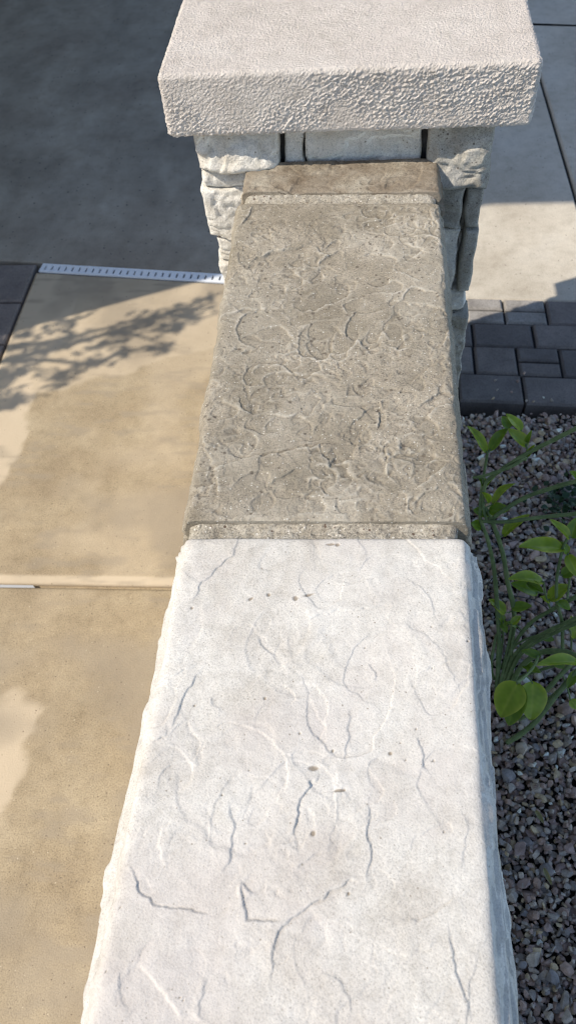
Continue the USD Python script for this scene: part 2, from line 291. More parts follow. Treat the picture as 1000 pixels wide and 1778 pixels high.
for x0, x1 in ((0.19, 0.3685), (0.373, 0.549), (0.5535, 0.738), (0.743, 0.925), (0.93, 1.11), (1.115, 1.25)): Pv.append((x0, x1, yA[2], yA[3]))
for x0, x1, s in ((0.24, 0.356, 1), (0.360, 0.472, 2), (0.476, 0.600, 2), (0.604, 0.785, 1), (0.79, 0.97, 1), (0.975, 1.25, 1)):
    if s == 1: Pv.append((x0, x1, yA[3], 1.985))
    else: Pv += [(x0, x1, yA[3], 1.929), (x0, x1, 1.932, 1.985)]
for x0, x1, y0, y1 in Pv:
    g = 0.0016
    sk = lambda x, y: y - 0.055 * (x - 0.5)                              # rows run a little askew to the wall
    q = [(x0 + g, sk(x0, y0) + g), (x1 - g, sk(x1, y0) + g), (x1 - g, sk(x1, y1) - g), (x0 + g, sk(x0, y1) - g)]
    obj('paver', slab_mesh(q, -0.06, 0.002 + rg.uniform(-.0015, .0015), 0.006, rg.uniform(-.006, .006, 2)), ('paver_light' if y0 > 1.86 and x1 < 0.62 else 'paver_' + 'abc'[rg.integers(3)]), pav)

# ------------------------------------------------------------------ wall: caps, mortar, stone faces
ZT = 0.95
wall = thing('garden_wall', 'low stone garden wall topped by pale and brown cast stone caps, running up to the pillar', 'wall')

def flakes(X, Y, n, seed, rlo, rhi, dlo, dhi, area, smax=1.0):
    """Conchoidal flake scars: irregular blobs let into the surface, deep on one side and running out on the other.
    Returns (height, rim 0..1, hollow 0..1)."""
    r_ = np.random.default_rng(seed); H = np.zeros_like(X); E = np.zeros_like(X); Lw = np.zeros_like(X)
    x0, x1, y0, y1 = area; n = int(n * (x1 - x0) * (y1 - y0) / (0.38 * 0.6))
    jx = X + 0.010 * (N2(X, Y, 75, seed + 1, 4) - 0.5) + 0.012 * (N2(X, Y, 30, seed + 3, 2) - 0.5); jy = Y + 0.010 * (N2(X, Y, 75, seed + 2, 4) - 0.5) + 0.012 * (N2(X, Y, 30, seed + 4, 2) - 0.5)
    soft = np.random.default_rng(seed + 50).random(n)
    for i in range(n):
        c = np.array([r_.uniform(x0, x1), r_.uniform(y0, y1)]); Rr = rlo * (rhi / rlo) ** (r_.random() ** 1.4); A = r_.uniform(dlo, dhi) * (0.5 + 0.5 * (Rr / rhi) ** 0.5)
        th, el, ph = r_.uniform(0, 6.28), r_.uniform(1.0, 2.1), r_.uniform(0, 6.28); sgn = 1 if r_.random() < 0.95 else -0.4
        k2, k3, p2, p3 = r_.uniform(.05, .28), r_.uniform(.05, .2), r_.uniform(0, 6.28), r_.uniform(0, 6.28)
        sel = (np.abs(X - c[0]) < Rr * 3) & (np.abs(Y - c[1]) < Rr * 3)
        if not sel.any(): continue
        dx, dy = jx[sel] - c[0], jy[sel] - c[1]
        u, w = (dx * math.cos(th) + dy * math.sin(th)) / el ** 0.5, (-dx * math.sin(th) + dy * math.cos(th)) * el ** 0.5
        an = np.arctan2(w, u); rad = Rr * (1 + k2 * np.cos(2 * an + p2) + k3 * np.cos(3 * an + p3))
        d = rad - np.hypot(u, w); wedge = np.clip(0.35 + 0.85 * (u * math.cos(ph) + w * math.sin(ph)) / Rr, 0, 1)
        w_ = 0.0003 + 0.0035 * smax * soft[i] ** 2.5; m = sstep(-w_, 2.2 * w_, d) * wedge
        H[sel] -= sgn * A * m; E[sel] = np.maximum(E[sel], np.exp(-((d + 0.0012 * sgn) / 0.0016) ** 2) * wedge * min(1, A / dhi * 1.4) * (1 - soft[i]))
        if sgn > 0: Lw[sel] = np.maximum(Lw[sel], m)
    return H, E, Lw

def chaikin(P, closed=False, it=2):
    P = np.asarray(P, float)
    for _ in range(it):
        if closed: Q = np.roll(P, -1, 0); P = np.stack([0.75 * P + 0.25 * Q, 0.25 * P + 0.75 * Q], 1).reshape(-1, 2)
        elif len(P) > 2: a, b = P[:-1], P[1:]; P = np.vstack([P[:1], np.stack([0.75 * a + 0.25 * b, 0.25 * a + 0.75 * b], 1).reshape(-1, 2), P[-1:]])
    return P

def poly_field(curves, X, Y, seed, z, SC=0.55):
    """Sum of small steps and cracks along the traced flake edges. curve: (points px, side of the higher face L/R, height m, reach m, crack m)."""
    H = np.zeros_like(X); E = np.zeros_like(X)
    jx = 0.0085 * (N2(X, Y, 110, seed, 3) - 0.5) + 0.004 * (N2(X, Y, 22, seed + 5, 2) - 0.5); jy = 0.0085 * (N2(X, Y, 110, seed + 1, 3) - 0.5) + 0.004 * (N2(X, Y, 22, seed + 6, 2) - 0.5)
    for pts, side, hgt, reach, crack in curves:
        P = chaikin([xy(a, b, z) for a, b in pts]); pad = reach * 3.5
        sel = (X > P[:, 0].min() - pad) & (X < P[:, 0].max() + pad) & (Y > P[:, 1].min() - pad) & (Y < P[:, 1].max() + pad)
        if not sel.any(): continue
        x, y = (X + jx)[sel], (Y + jy)[sel]; best = np.full(x.shape, 9.0); sg = np.zeros_like(x); arc = np.zeros_like(x)
        seglen = np.linalg.norm(np.diff(P, axis=0), axis=1); tot = seglen.sum(); acc = 0
        for i in range(len(P) - 1):
            a, d = P[i], P[i + 1] - P[i]; L2 = d @ d
            tr = ((x - a[0]) * d[0] + (y - a[1]) * d[1]) / L2; t = np.clip(tr, 0, 1)
            dd = np.hypot(x - a[0] - t * d[0], y - a[1] - t * d[1]); s = np.sign(d[0] * (y - a[1]) - d[1] * (x - a[0]))
            m = dd < best - 1e-9; best = np.where(m, dd, best); sg = np.where(m, s, sg); arc = np.where(m, (acc + t * seglen[i]) / tot, arc); acc += seglen[i]
        fade = np.clip(np.minimum(arc, 1 - arc) * 5 + 0.06, 0, 1) ** 0.8
        up = 1 if side == 'L' else -1
        sd = sg * up * best
        hgt, crack = hgt * SC, crack * SC
        H[sel] += hgt * fade * (0.5 + 0.5 * np.tanh(sd / 0.0007)) * np.exp(-np.maximum(sd, 0) / reach) - 0.25 * hgt * fade * np.exp(-np.maximum(-sd, 0) / (reach * 0.6)) * (sd < 0)
        H[sel] -= crack * fade * np.exp(-(best / 0.0008) ** 2)
        E[sel] = np.maximum(E[sel], fade * np.exp(-((sd - 0.0012) / 0.0016) ** 2))
    return H, E

def poly_sd(pts, X, Y, z):
    P = chaikin([xy(a, b, z) for a, b in pts], True); best = np.full(X.shape, 9.0); ins = np.zeros(X.shape, bool)
    for i in range(len(P)):
        a, b = P[i], P[(i + 1) % len(P)]; d = b - a
        t = np.clip(((X - a[0]) * d[0] + (Y - a[1]) * d[1]) / (d @ d), 0, 1); best = np.minimum(best, np.hypot(X - a[0] - t * d[0], Y - a[1] - t * d[1]))
        with np.errstate(divide='ignore', invalid='ignore'):
            ins ^= ((a[1] > Y) != (b[1] > Y)) & (X < d[0] * (Y - a[1]) / d[1] + a[0])
    return np.where(ins, best, -best)

def terrace(X, Y, s, steps, seed, sharp=0.10):
    """Flaked slate: rounded shelves with sharp little risers. Returns (height 0..1 per step, closeness to a riser)."""
    wx = X + 0.018 * (N2(X, Y, 26, seed + 1, 3) - 0.5); wy = Y + 0.018 * (N2(X, Y, 26, seed + 2, 3) - 0.5)
    q = N2(wx, wy, s, seed, 4) * steps; fl = np.floor(q); fr = q - fl
    return fl + sstep(0.5 - sharp, 0.5 + sharp, fr), np.exp(-((fr - 0.5) / (sharp * 1.3)) ** 2)

def cap_mesh(fl, fr, bl, br, dx, dy, seed, hfun, thick=0.055, flare=0.018, ends=(0.003, 0.003), rag=0.55):
    """Wall cap: corners of its top (front is the near end); flared rock faced sides; hfun(X, Y) gives relief and primvars."""
    fl, fr, bl, br = map(np.array, (fl, fr, bl, br))
    ny = int(np.linalg.norm(bl - fl) / dy); nx = int(np.linalg.norm(fr - fl) / dx); ns = 26
    v = np.linspace(0, 1, ny)
    L = fl + (bl - fl) * v[:, None]; R = fr + (br - fr) * v[:, None]
    def wob(side, k): 
        y = L[:, 1]
        return 0.0016 * (N2(y, 0 * y + side, 14, seed + k, 5) - 0.5) * 2 - 0.0020 * sstep(0.58, 0.70, N2(y, 0 * y + side, 24, seed + k + 3, 3))
    wl, wr = wob(0, 40), wob(3, 50)
    ramp = np.clip(np.minimum(v, 1 - v) / 0.03, 0, 1)
    L[:, 0] -= wl * ramp; R[:, 0] += wr * ramp
    u = np.linspace(0, 1, nx); u = u + 0.0
    X = L[:, :1] + (R[:, :1] - L[:, :1]) * u; Y = L[:, 1:] + (R[:, 1:] - L[:, 1:]) * u
    H, prim = hfun(X, Y)
    wid = np.linalg.norm(R - L, axis=1)[:, None]; e = np.minimum(u, 1 - u)[None, :] * wid
    d_end = np.minimum(v * ends[0] / max(ends[0], 1e-9), 1 - v)[:, None] * np.linalg.norm(bl - fl)
    H = H - 0.0035 * np.exp(-e / 0.0035) * (0.6 + 0.8 * N2(X, Y, 40, seed + 9)) - 0.0022 * np.exp(-d_end / 0.0025)
    top = np.stack([X, Y, ZT + H], -1)
    sides = []
    for sgn, E0, col in ((-1, top[:, 0], 0), (1, top[:, -1], -1)):
        t = np.linspace(0, 1, ns)[1:]
        y = E0[:, 1][:, None]; zz = thick * t[None, :]
        strat = N2(y * 1.0, zz * 9.0 + 0 * y, 13, seed + 60 + sgn, 2)
        led = (np.floor(strat * 6) + sstep(0.35, 0.65, (strat * 6) % 1)) / 6
        chip = N2(y, zz + 0 * y, 70, seed + 70 + sgn, 3) - 0.5
        out = flare * (t[None, :] ** 0.75) * (1 - rag / 2 + rag * N2(y, zz * 1.5 + 0 * y, 7, seed + 80 + sgn, 2)) + 0.036 * rag * (led - 0.45) * np.clip(t[None, :] * 5, 0, 1) * np.clip((1 - t[None, :]) * 3 + 0.25, 0, 1) + 0.0022 * chip
        out *= np.clip(np.minimum(v, 1 - v) / 0.008 + 0.55, 0, 1)[:, None]
        S = np.stack([E0[:, 0][:, None] + sgn * out, y + 0 * out, E0[:, 2][:, None] - zz + 0 * out], -1)
        sides.append(S)
    G = np.concatenate([sides[0][:, ::-1], top, sides[1]], 1); n, m = G.shape[:2]
    V = G.reshape(-1, 3); f = [grid_faces(n, m)]
    i = np.arange(n - 1) * m
    f.append(np.stack([i, i + m, i + m + m - 1], 1)); f.append(np.stack([i, i + m + m - 1, i + m - 1], 1))
    c0 = np.append(G[0].mean(0)[:2], ZT - thick * 0.6); c1 = np.append(G[-1].mean(0)[:2], ZT - thick * 0.6)
    V = np.vstack([V, c0, c1]); j = np.arange(m); k = (j + 1) % m
    f.append(np.stack([np.full(m, n * m), k, j], 1)); f.append(np.stack([np.full(m, n * m + 1), (n - 1) * m + j, (n - 1) * m + k], 1))
    full = {}
    for kx, a in prim.items():
        b = np.concatenate([np.repeat(a[:, :1] * 0.4, ns - 1, 1), a, np.repeat(a[:, -1:] * 0.4, ns - 1, 1)], 1).ravel()
        full[kx] = np.concatenate([b, [0, 0]])
    return trimesh.Trimesh(V, np.vstack(f), process=False), full

def spots(X, Y, lst, z, px=1300.0):
    S = np.zeros_like(X)
    for a, b, r, *el in lst:
        c = xy(a, b, z); rr = r / 1000 * 0.42; ang = el[1] if len(el) > 1 else 0; st = el[0] if el else 1
        dx, dy = X - c[0], Y - c[1]; u_, w_ = dx * math.cos(ang) + dy * math.sin(ang), -dx * math.sin(ang) + dy * math.cos(ang)
        S = np.maximum(S, sstep(1.25, 0.6, np.hypot(u_ / st, w_) / rr * (1 + 0.9 * (N2(X, Y, 260, 77, 2) - 0.5))))
    return S

def pits(X, Y, n, seed, rmax, x0, x1, y0, y1):
    r_ = np.random.default_rng(seed); from_ = np.c_[r_.uniform(x0, x1, n), r_.uniform(y0, y1, n)]; R_ = 0.0006 + r_.random(n) ** 3 * rmax
    from scipy.spatial import cKDTree
    T = cKDTree(from_); d, i = T.query(np.c_[X.ravel(), Y.ravel()])
    return sstep(1.3, 0.7, (d / R_[i])).reshape(X.shape)

def curvature(H, dx):
    g = np.pad(H, 1, mode='edge'); lap = (g[2:, 1:-1] + g[:-2, 1:-1] + g[1:-1, 2:] + g[1:-1, :-2] - 4 * H) / dx ** 2
    return -lap

W1 = [
 ([(555,1340),(528,1379),(515,1418),(511,1465)], 'R', .0026, .030, .0016),
 ([(511,1465),(497,1470),(482,1466)], 'L', .0012, .010, 0),
 ([(645,1395),(639,1441),(645,1488),(637,1527)], 'R', .0020, .025, .0012),
 ([(637,1527),(598,1539),(551,1566),(504,1601),(481,1632),(469,1675),(468,1710)], 'R', .0024, .035, .0012),
 ([(228,1502),(234,1519),(247,1547),(278,1574),(317,1580),(364,1587)], 'R', .0022, .025, .0018),
 ([(401,1390),(405,1457),(399,1496),(383,1515)], 'R', .0020, .025, .0006),
 ([(420,1535),(422,1566),(426,1593),(442,1603),(473,1601),(493,1601)], 'R', .0026, .018, .0016),
 ([(420,1535),(431,1544),(442,1556)], 'R', .0024, .012, .0004),
 ([(793,1558),(754,1582),(731,1596),(688,1593)], 'L', .0015, .02, .0008),
 ([(781,1609),(793,1668),(802,1722),(824,1773)], 'R', .0019, .03, .0012),
 ([(235,1675),(247,1683),(278,1710),(298,1742),(313,1773)], 'L', .0022, .025, .0004),
 ([(346,1165),(322,1199),(305,1233),(301,1267)], 'R', .0022, .03, .0008),
 ([(288,1280),(270,1284),(261,1291)], 'R', .0020, .012, .0012),
 ([(411,934),(413,951),(384,981),(350,1015),(333,1049)], 'R', .0020, .02, .0004),
 ([(526,1083),(567,1063),(635,1058),(690,1046)], 'L', .0016, .02, .0004),
 ([(581,1008),(608,1019),(649,1005)], 'R', .0012, .02, 0),
 ([(445,1104),(452,1127),(479,1138)], 'R', .0018, .015, .0006),
 ([(730,1280),(737,1308),(747,1338)], 'R', .0018, .015, .0010),
 ([(639,1151),(652,1172),(657,1185)], 'R', .0014, .015, .0006),
 ([(727,1172),(764,1155),(792,1144),(822,1158)], 'L', .0014, .02, .0003),
 ([(610,1230),(607,1265),(605,1287),(594,1321)], 'R', .0015, .02, .0005),
 ([(551,1375),(590,1371),(606,1383),(602,1398)], 'R', .0012, .012, .0003),
 ([(367,1206),(370,1223),(387,1233)], 'R', .0014, .012, .0004),
 ([(364,1699),(348,1738),(344,1769)], 'R', .0015, .015, .0004),
 ([(300,1420),(282,1440),(280,1480),(292,1505)], 'L', .0014, .02, 0),
 ([(800,1400),(808,1440),(805,1480),(790,1520)], 'R', .0010, .02, 0),
 ([(510,1520),(535,1490),(560,1478),(590,1480)], 'L', .0012, .02, 0),
 ([(700,1000),(740,1030),(760,1070)], 'R', .0012, .02, .0003),
 ([(480,1200),(520,1180),(560,1200),(570,1250),(545,1290)], 'L', .0010, .02, .0002),
 ([(680,1080),(730,1090),(770,1130),(800,1200)], 'R', .0010, .02, .0002),
 ([(255,1190),(300,1170),(340,1160)], 'L', .0014, .02, .0003),
 ([(270,1370),(280,1340),(310,1320),(345,1330)], 'L', .0012, .02, 0),
 ([(650,1640),(690,1660),(740,1655),(765,1625)], 'L', .0012, .02, .0003),
 ([(560,1690),(600,1720),(610,1760)], 'R', .0012, .02, .0003),
 ([(215,1680),(205,1720),(220,1760)], 'R', .0012, .02, .0004)]
S1 = [(586,946,6),(575,945,3,3,0.05),(513,1039,6.5),(536,1033,4,3,.35),(466,1033,5),(436,1040,3.5,2,.6),(333,1056,4),(545,1334,5,2.5,.1),(543,1448,5),(678,1308,4),(460,1213,3.5),(605,1553,3),(590,1373,3,4,.15)]

def relief_white(X, Y):
    H, E = poly_field(W1, X, Y, 100, ZT)
    area = (-0.19, 0.19, X.size and float(Y.min()), float(Y.max()))
    h1, e1, l1 = flakes(X, Y, 150, 201, 0.010, 0.060, 0.0003, 0.0010, area); h2, e2, l2 = flakes(X, Y, 1300, 202, 0.0025, 0.011, 0.0002, 0.0007, area)
    m2 = sstep(0.38, 0.58, N2(X, Y, 9, 241, 3))
    H = H + h1 + h2 * m2 + 0.0036 * (N2(X, Y, 7, 251, 2) - 0.5) + 0.0016 * (N2(X, Y, 22, 253, 3) - 0.5) + 0.0006 * (N2(X, Y, 120, 252, 3) - 0.5)
    H = H - H.mean()
    P = pits(X, Y, 45, 9, 0.0006, -0.2, 0.2, -0.2, 0.5) * sstep(0.3, 0.55, N2(X, Y, 12, 261, 2) + 0.12)
    S = spots(X, Y, S1, ZT); H = H - 0.0012 * P - 0.0010 * S
    c = gaussian_filter(curvature(H, 0.00085), 1.3)
    pale = np.clip(c / 300, 0, 1) * 0.6 + 0.4 * sstep(0.45, 0.65, N2(X, Y, 9, 271, 3))
    crease_tone = np.clip(-c / 300, 0, 1) * 0.30 * sstep(0.4, 0.6, N2(X, Y, 20, 272, 2))  # concave creases toned darker by curvature, broken up by noise
    pink = sstep(0.50, 0.68, N2(X, Y, 7, 281, 3)) * np.clip(0.6 - X * 3, 0.15, 1)
    return H, {'pale': np.clip(pale, 0, 1), 'pink': np.clip(pink + 0.35 * l1 * sstep(0.45, 0.6, N2(X, Y, 15, 283, 2)), 0, 1), 'pit_crease': np.clip(P * 0.8 + crease_tone * 0.8, 0, 1), 'stain': S}

PAT = [  # recessed flake scars: outline, depth
 ([(546,484),(606,484),(602,503),(575,522),(546,537),(513,539),(508,525),(532,508)], .0030),
 ([(522,585),(537,556),(566,542),(585,551),(580,599),(556,618),(527,618)], .0028),
 ([(594,580),(602,551),(618,539),(647,542),(659,566),(657,599),(618,594)], .0028),
 ([(410,556),(436,537),(484,527),(508,546),(506,585),(489,609),(470,609),(426,599),(410,590)], .0022),
 ([(647,532),(671,519),(719,520),(762,534),(779,541),(772,580),(748,609),(676,590),(659,566)], .0022),
 ([(628,489),(652,474),(671,479),(657,495)], .0020),
 ([(590,527),(609,515),(635,518),(638,532),(616,534),(602,551),(594,542)], .0022),
 ([(554,651),(570,669),(593,664),(598,648),(575,644)], .0026),
 ([(713,724),(744,721),(757,745),(736,766),(710,750)], .0018),
 ([(600,735),(625,730),(640,745),(630,765),(605,762)], .0016),
 ([(580,690),(610,685),(640,695),(630,705),(590,708)], .0016),
 ([(700,650),(720,640),(735,660),(725,685),(705,680)], .0016),
 ([(463,845),(480,835),(492,845),(485,865),(468,868)], .0010),
 ([(430,690),(455,680),(470,700),(450,722),(425,715)], .0014)]
W2 = [
 ([(400,783),(406,794),(437,795),(476,786),(518,779),(583,771)], 'R', .0030, .030, .0022),
 ([(523,817),(487,831),(466,844)], 'R', .0022, .02, .0012),
 ([(653,708),(661,724),(656,747)], 'R', .0026, .014, .0018),
 ([(669,771),(673,797),(666,825)], 'L', .0030, .018, .0010),
 ([(567,820),(575,802),(591,797)], 'L', .0022, .015, .0006),
 ([(417,690),(418,704),(425,714),(443,719)], 'R', .0022, .015, .0012),
 ([(716,854),(752,828),(778,802)], 'R', .0024, .02, .0010),
 ([(726,708),(752,688),(788,680)], 'L', .0026, .02, .0010),
 ([(740,720),(760,705),(790,695)], 'R', .0020, .02, .0010),
 ([(372,833),(380,850),(383,859)], 'L', .0024, .012, .0004),
 ([(430,455),(460,440),(500,432),(545,425)], 'L', .0030, .03, .0006),
 ([(545,424),(556,436),(575,445)], 'R', .0026, .015, .0012),
 ([(612,448),(645,440),(690,446),(690,460)], 'L', .0020, .02, .0006),
 ([(680,462),(710,478),(735,488)], 'R', .0016, .02, .0012),
 ([(745,360),(752,380),(748,392)], 'L', .0022, .015, .0014),
 ([(415,395),(432,375),(442,358)], 'L', .0024, .02, .0004),
 ([(480,385),(465,400),(470,415)], 'L', .0020, .015, .0004),
 ([(340,750),(365,790),(372,830)], 'L', .0020, .02, .0006),
 ([(720,880),(735,860),(770,845)], 'L', .0020, .02, .0004),
 ([(700,850),(705,875),(708,895)], 'L', .0018, .012, .0004),
 ([(430,640),(470,625),(500,640),(520,660)], 'R', .0018, .02, .0006)]
def relief_brown(X, Y):
    H, E = poly_field(W2, X, Y, 300, ZT, 0.75)
    jx = X + 0.030 * (N2(X, Y, 22, 311, 3) - 0.5) + 0.007 * (N2(X, Y, 120, 313, 3) - 0.5); jy = Y + 0.030 * (N2(X, Y, 22, 312, 3) - 0.5) + 0.007 * (N2(X, Y, 120, 314, 3) - 0.5)
    low = np.zeros_like(X)
    for pts, dep in PAT:
        P_ = np.array([xy(a, b, ZT) for a, b in pts]); c_ = P_.mean(0); R_ = np.ptp(P_, 0).max() / 2; ph = (abs(hash((pts[0][0] * 7 + pts[0][1]))) % 628) / 100
        wd = np.clip(0.5 + 0.7 * ((X - c_[0]) * math.cos(ph) + (Y - c_[1]) * math.sin(ph)) / R_, 0.08, 1)
        s = sstep(-0.0006, 0.0008, poly_sd(pts, jx, jy, ZT)); H = H - dep * 0.75 * s * wd; low = np.maximum(low, s * (0.35 + 0.5 * wd))
    area = (-0.19, 0.19, float(Y.min()), float(Y.max()))
    h1, e1, l1 = flakes(X, Y, 230, 321, 0.008, 0.036, 0.0006, 0.0020, area, 0.3); h2, e2, l2 = flakes(X, Y, 2300, 322, 0.0026, 0.012, 0.0003, 0.0013, area, 0.15)
    m2 = sstep(0.36, 0.56, N2(X, Y, 11, 342, 3))
    H = H + h1 + h2 * m2 + 0.003 * (N2(X, Y, 6, 351, 2) - 0.5) + 0.0013 * (N2(X, Y, 130, 352, 3) - 0.5)
    H = H - H.mean()
    c = gaussian_filter(curvature(H, 0.0012), 1.8)
    rub = sstep(0.35, 0.6, N2(X, Y, 13, 362, 3))
    pale = np.clip(c / 130, 0, 1) * 0.85 * rub + 0.45 * sstep(0.50, 0.70, N2(X, Y, 12, 361, 4)) + 0.40 * np.maximum(e1, 0.7 * e2 * m2) * rub
    P = pits(X, Y, 900, 19, 0.0018, -0.2, 0.2, 0.4, 1.25) + 0.4 * np.clip(-c / 200, 0, 1)  # pits, plus a darker tone in concave creases
    lo = np.maximum(np.maximum(low * 0.8, 0.5 * l1), sstep(0.55, 0.40, N2(X, Y, 16, 371, 3)) * 0.5)
    st = spots(X, Y, [(425, 461, 4), (656, 712, 5, 2, 1.0), (562, 610, 3, 3, .2)], ZT)
    return H, {'pale': np.clip(pale, 0, 1), 'low': lo, 'pit_crease': np.clip(P, 0, 1), 'stain': st}

cL, cR = xy(322, 934, ZT), xy(806, 934, ZT); nL, nR = xy(157, 1770, ZT), xy(868, 1770, ZT)
k = 0.60 / (cL[1] - nL[1]); fL = cL + (nL - cL) * k; fR = cR + (nR - cR) * (0.60 / (cR[1] - nR[1]))
m, pr = cap_mesh(fL, fR, cL, cR, 0.00085, 0.00085, 500, relief_white, flare=0.021)
obj('cap_stone', m, 'white_cast_stone', wall, True, pr, label='bleached white cap stone nearest the camera')
b2L, b2R, a2L, a2R = xy(413, 353, ZT), xy(762, 350, ZT), xy(324, 905, ZT), xy(809, 905, ZT)
m, pr = cap_mesh(a2L, a2R, b2L, b2R, 0.0010, 0.0010, 600, relief_brown, flare=0.013, rag=0.25)
obj('cap_stone', m, 'brown_cast_stone', wall, True, pr, label='weathered grey brown cap stone with flaked surface')
b3L, b3R, a3L, a3R = xy(430, 281, ZT), xy(757, 271, ZT), xy(420, 333, ZT), xy(763, 331, ZT)
m, pr = cap_mesh(a3L, a3R, b3L, b3R, 0.0016, 0.0014, 700, relief_brown, flare=0.005)
obj('cap_stone', m, 'dark_brown_cast_stone', wall, True, pr, label='short brown cap piece against the pillar')
def plain(X, Y):
    h, p = relief_white(X, Y); return h, p
m, pr = cap_mesh(fL + (-0.004, -0.62), fR + (0.004, -0.62), fL + (-0.002, -0.022), fR + (0.002, -0.022), 0.004, 0.004, 800, relief_white)
obj('cap_stone', m, 'white_cast_stone', wall, True, pr)

def mortar_strip(a, b, c, d, seed, drop=0.005):
    a, b, c, d = map(np.array, (a, b, c, d)); n, m_ = 24, 240
    u = np.linspace(0, 1, m_); v = np.linspace(0, 1, n)[:, None, None]
    P = (a + (b - a) * u[:, None])[None] * (1 - v) + (c + (d - c) * u[:, None])[None] * v
    X, Y = P[..., 0], P[..., 1]
    e = np.minimum(u, 1 - u)[None] * np.linalg.norm(b - a)
    Z = ZT - drop - 0.0035 * np.sin(np.linspace(0, 1, n) * np.pi)[:, None] * (0.5 + N2(X, Y, 20, seed)) + 0.0035 * (N2(X, Y, 150, seed + 1, 3) - 0.5) + 0.003 * (N2(X, Y, 25, seed + 2, 2) - 0.5) - 0.01 * np.exp(-e / 0.006)
    top = np.stack([X, Y, Z], -1).reshape(-1, 3); low = top.copy(); low[:, 2] = ZT - 0.06
    f = grid_faces(n, m_); ring = np.concatenate([np.arange(m_), np.arange(1, n) * m_ + m_ - 1, (n - 1) * m_ + np.arange(m_ - 2, -1, -1), np.arange(n - 2, 0, -1) * m_])
    i = np.arange(len(ring)); j = (i + 1) % len(ring); bs = len(top)
    f = np.vstack([f, np.stack([ring[i], bs + i, bs + j], 1), np.stack([ring[i], bs + j, ring[j]], 1)])
    return trimesh.Trimesh(np.vstack([top, low[ring]]), f, process=False)
o_ = np.array([0.004, 0])
obj('mortar_joint', mortar_strip(cL - (0.001, 0.001) , cR - (0.006, 0.001), a2L + (0.001, 0.002), a2R - (0.006, -0.002), 900), 'mortar', wall, True)
obj('mortar_joint', mortar_strip(b2L + (0.004, -0.002), b2R - (0.004, 0.002), a3L + (0.004, 0.002), a3R - (0.004, -0.002), 910, 0.004), 'mortar', wall, True)
obj('mortar_joint', mortar_strip(fL + (0.002, -0.023), fR + (-0.002, -0.023), fL + (0.002, 0.001), fR + (-0.002, 0.001), 920), 'mortar', wall, True)
obj('mortar_bed', trimesh.creation.box(bounds=[[-0.11, -0.78, 0.0], [0.11, 1.19, ZT - 0.056]]), 'dark_mortar', wall)

def rock(axis, at, a0, a1, z0, z1, depth, seed, res=0.010, rough=0.011, rad=0.005, lean=0.0):
    """A stone with a split face. axis 'y-': faces -y at y = at; 'x-', 'x+', 'y+' alike. a0..a1 along the wall, z0..z1 up."""
    na, nz = max(4, int((a1 - a0) / res)), max(4, int((z1 - z0) / res))
    A, Z = np.meshgrid(np.linspace(a0, a1, na), np.linspace(z0, z1, nz))
    e = np.minimum(np.minimum(A - a0, a1 - A), np.minimum(Z - z0, z1 - Z))
    q = N2(A, Z * 1.6, 16, seed + 1, 3) * 7; fr = q % 1
    D = rough * (N2(A, Z, 14, seed, 5) - 0.4) * 1.6 + 0.30 * rough * ((np.floor(q) + sstep(0.35, 0.65, fr)) - 3.5) + 0.25 * rough * (N2(A, Z, 90, seed + 7, 3) - 0.5) - rad * (1 - np.sqrt(1 - np.clip(1 - e / rad, 0, 1) ** 2))
    D = D + lean * (1 - (Z - z0) / (z1 - z0)) ** 1.3 * sstep(0, 0.02, e + 0.004)
    wa = 0.005 * (N2(A, Z, 30, seed + 2, 4) - 0.5) * 2; wz = 0.005 * (N2(A, Z, 25, seed + 3, 3) - 0.5) * 2
    A = A + wa; Z = Z + wz
    front = np.stack([A, Z, D], -1).reshape(-1, 3)
    n, m_ = D.shape; ring = np.concatenate([np.arange(m_), np.arange(1, n) * m_ + m_ - 1, (n - 1) * m_ + np.arange(m_ - 2, -1, -1), np.arange(n - 2, 0, -1) * m_])
    back = front[ring].copy(); back[:, 2] = -depth
    i = np.arange(len(ring)); j = (i + 1) % len(ring); bs = len(front)
    f = np.vstack([grid_faces(n, m_), np.stack([ring[i], bs + i, bs + j], 1), np.stack([ring[i], bs + j, ring[j]], 1), np.stack([np.full(len(ring) - 2, bs), bs + np.arange(2, len(ring)), bs + np.arange(1, len(ring) - 1)], 1)])
    P = np.vstack([front, back]); a, z, d = P.T
    if axis == 'y-': V = np.stack([a, at - d, z], 1)
    elif axis == 'y+': V = np.stack([-a, at + d, z], 1)
    elif axis == 'x+': V = np.stack([at + d, a, z], 1)
    else: V = np.stack([at - d, -a, z], 1)
    return trimesh.Trimesh(V, f, process=False)

rs = np.random.default_rng(12)
for axis, at in (('x-', -0.128), ('x+', 0.128)):
    z = 0.0; row = 0
    while z < 0.86:
        h = min(rs.uniform(0.075, 0.13), 0.892 - z); h = 0.892 - z if 0.892 - z - h < 0.06 else h
        a = -0.78 + (0.0 if row % 2 else -0.0)
        while a < 1.165:
            w = rs.uniform(0.14, 0.34); b = min(a + w, 1.168); b = 1.168 if 1.168 - b < 0.08 else b
            a0, a1 = (a, b) if axis == 'x+' else (-b, -a)
            obj('stone', rock(axis, at, a0 + 0.003, a1 - 0.003, z + 0.003, z + h - 0.003, 0.03, int(rs.integers(9999)), 0.03), ('cream_stone', 'grey_stone')[int(rs.integers(2))], wall, 50)
            a = b
        z += h; row += 1

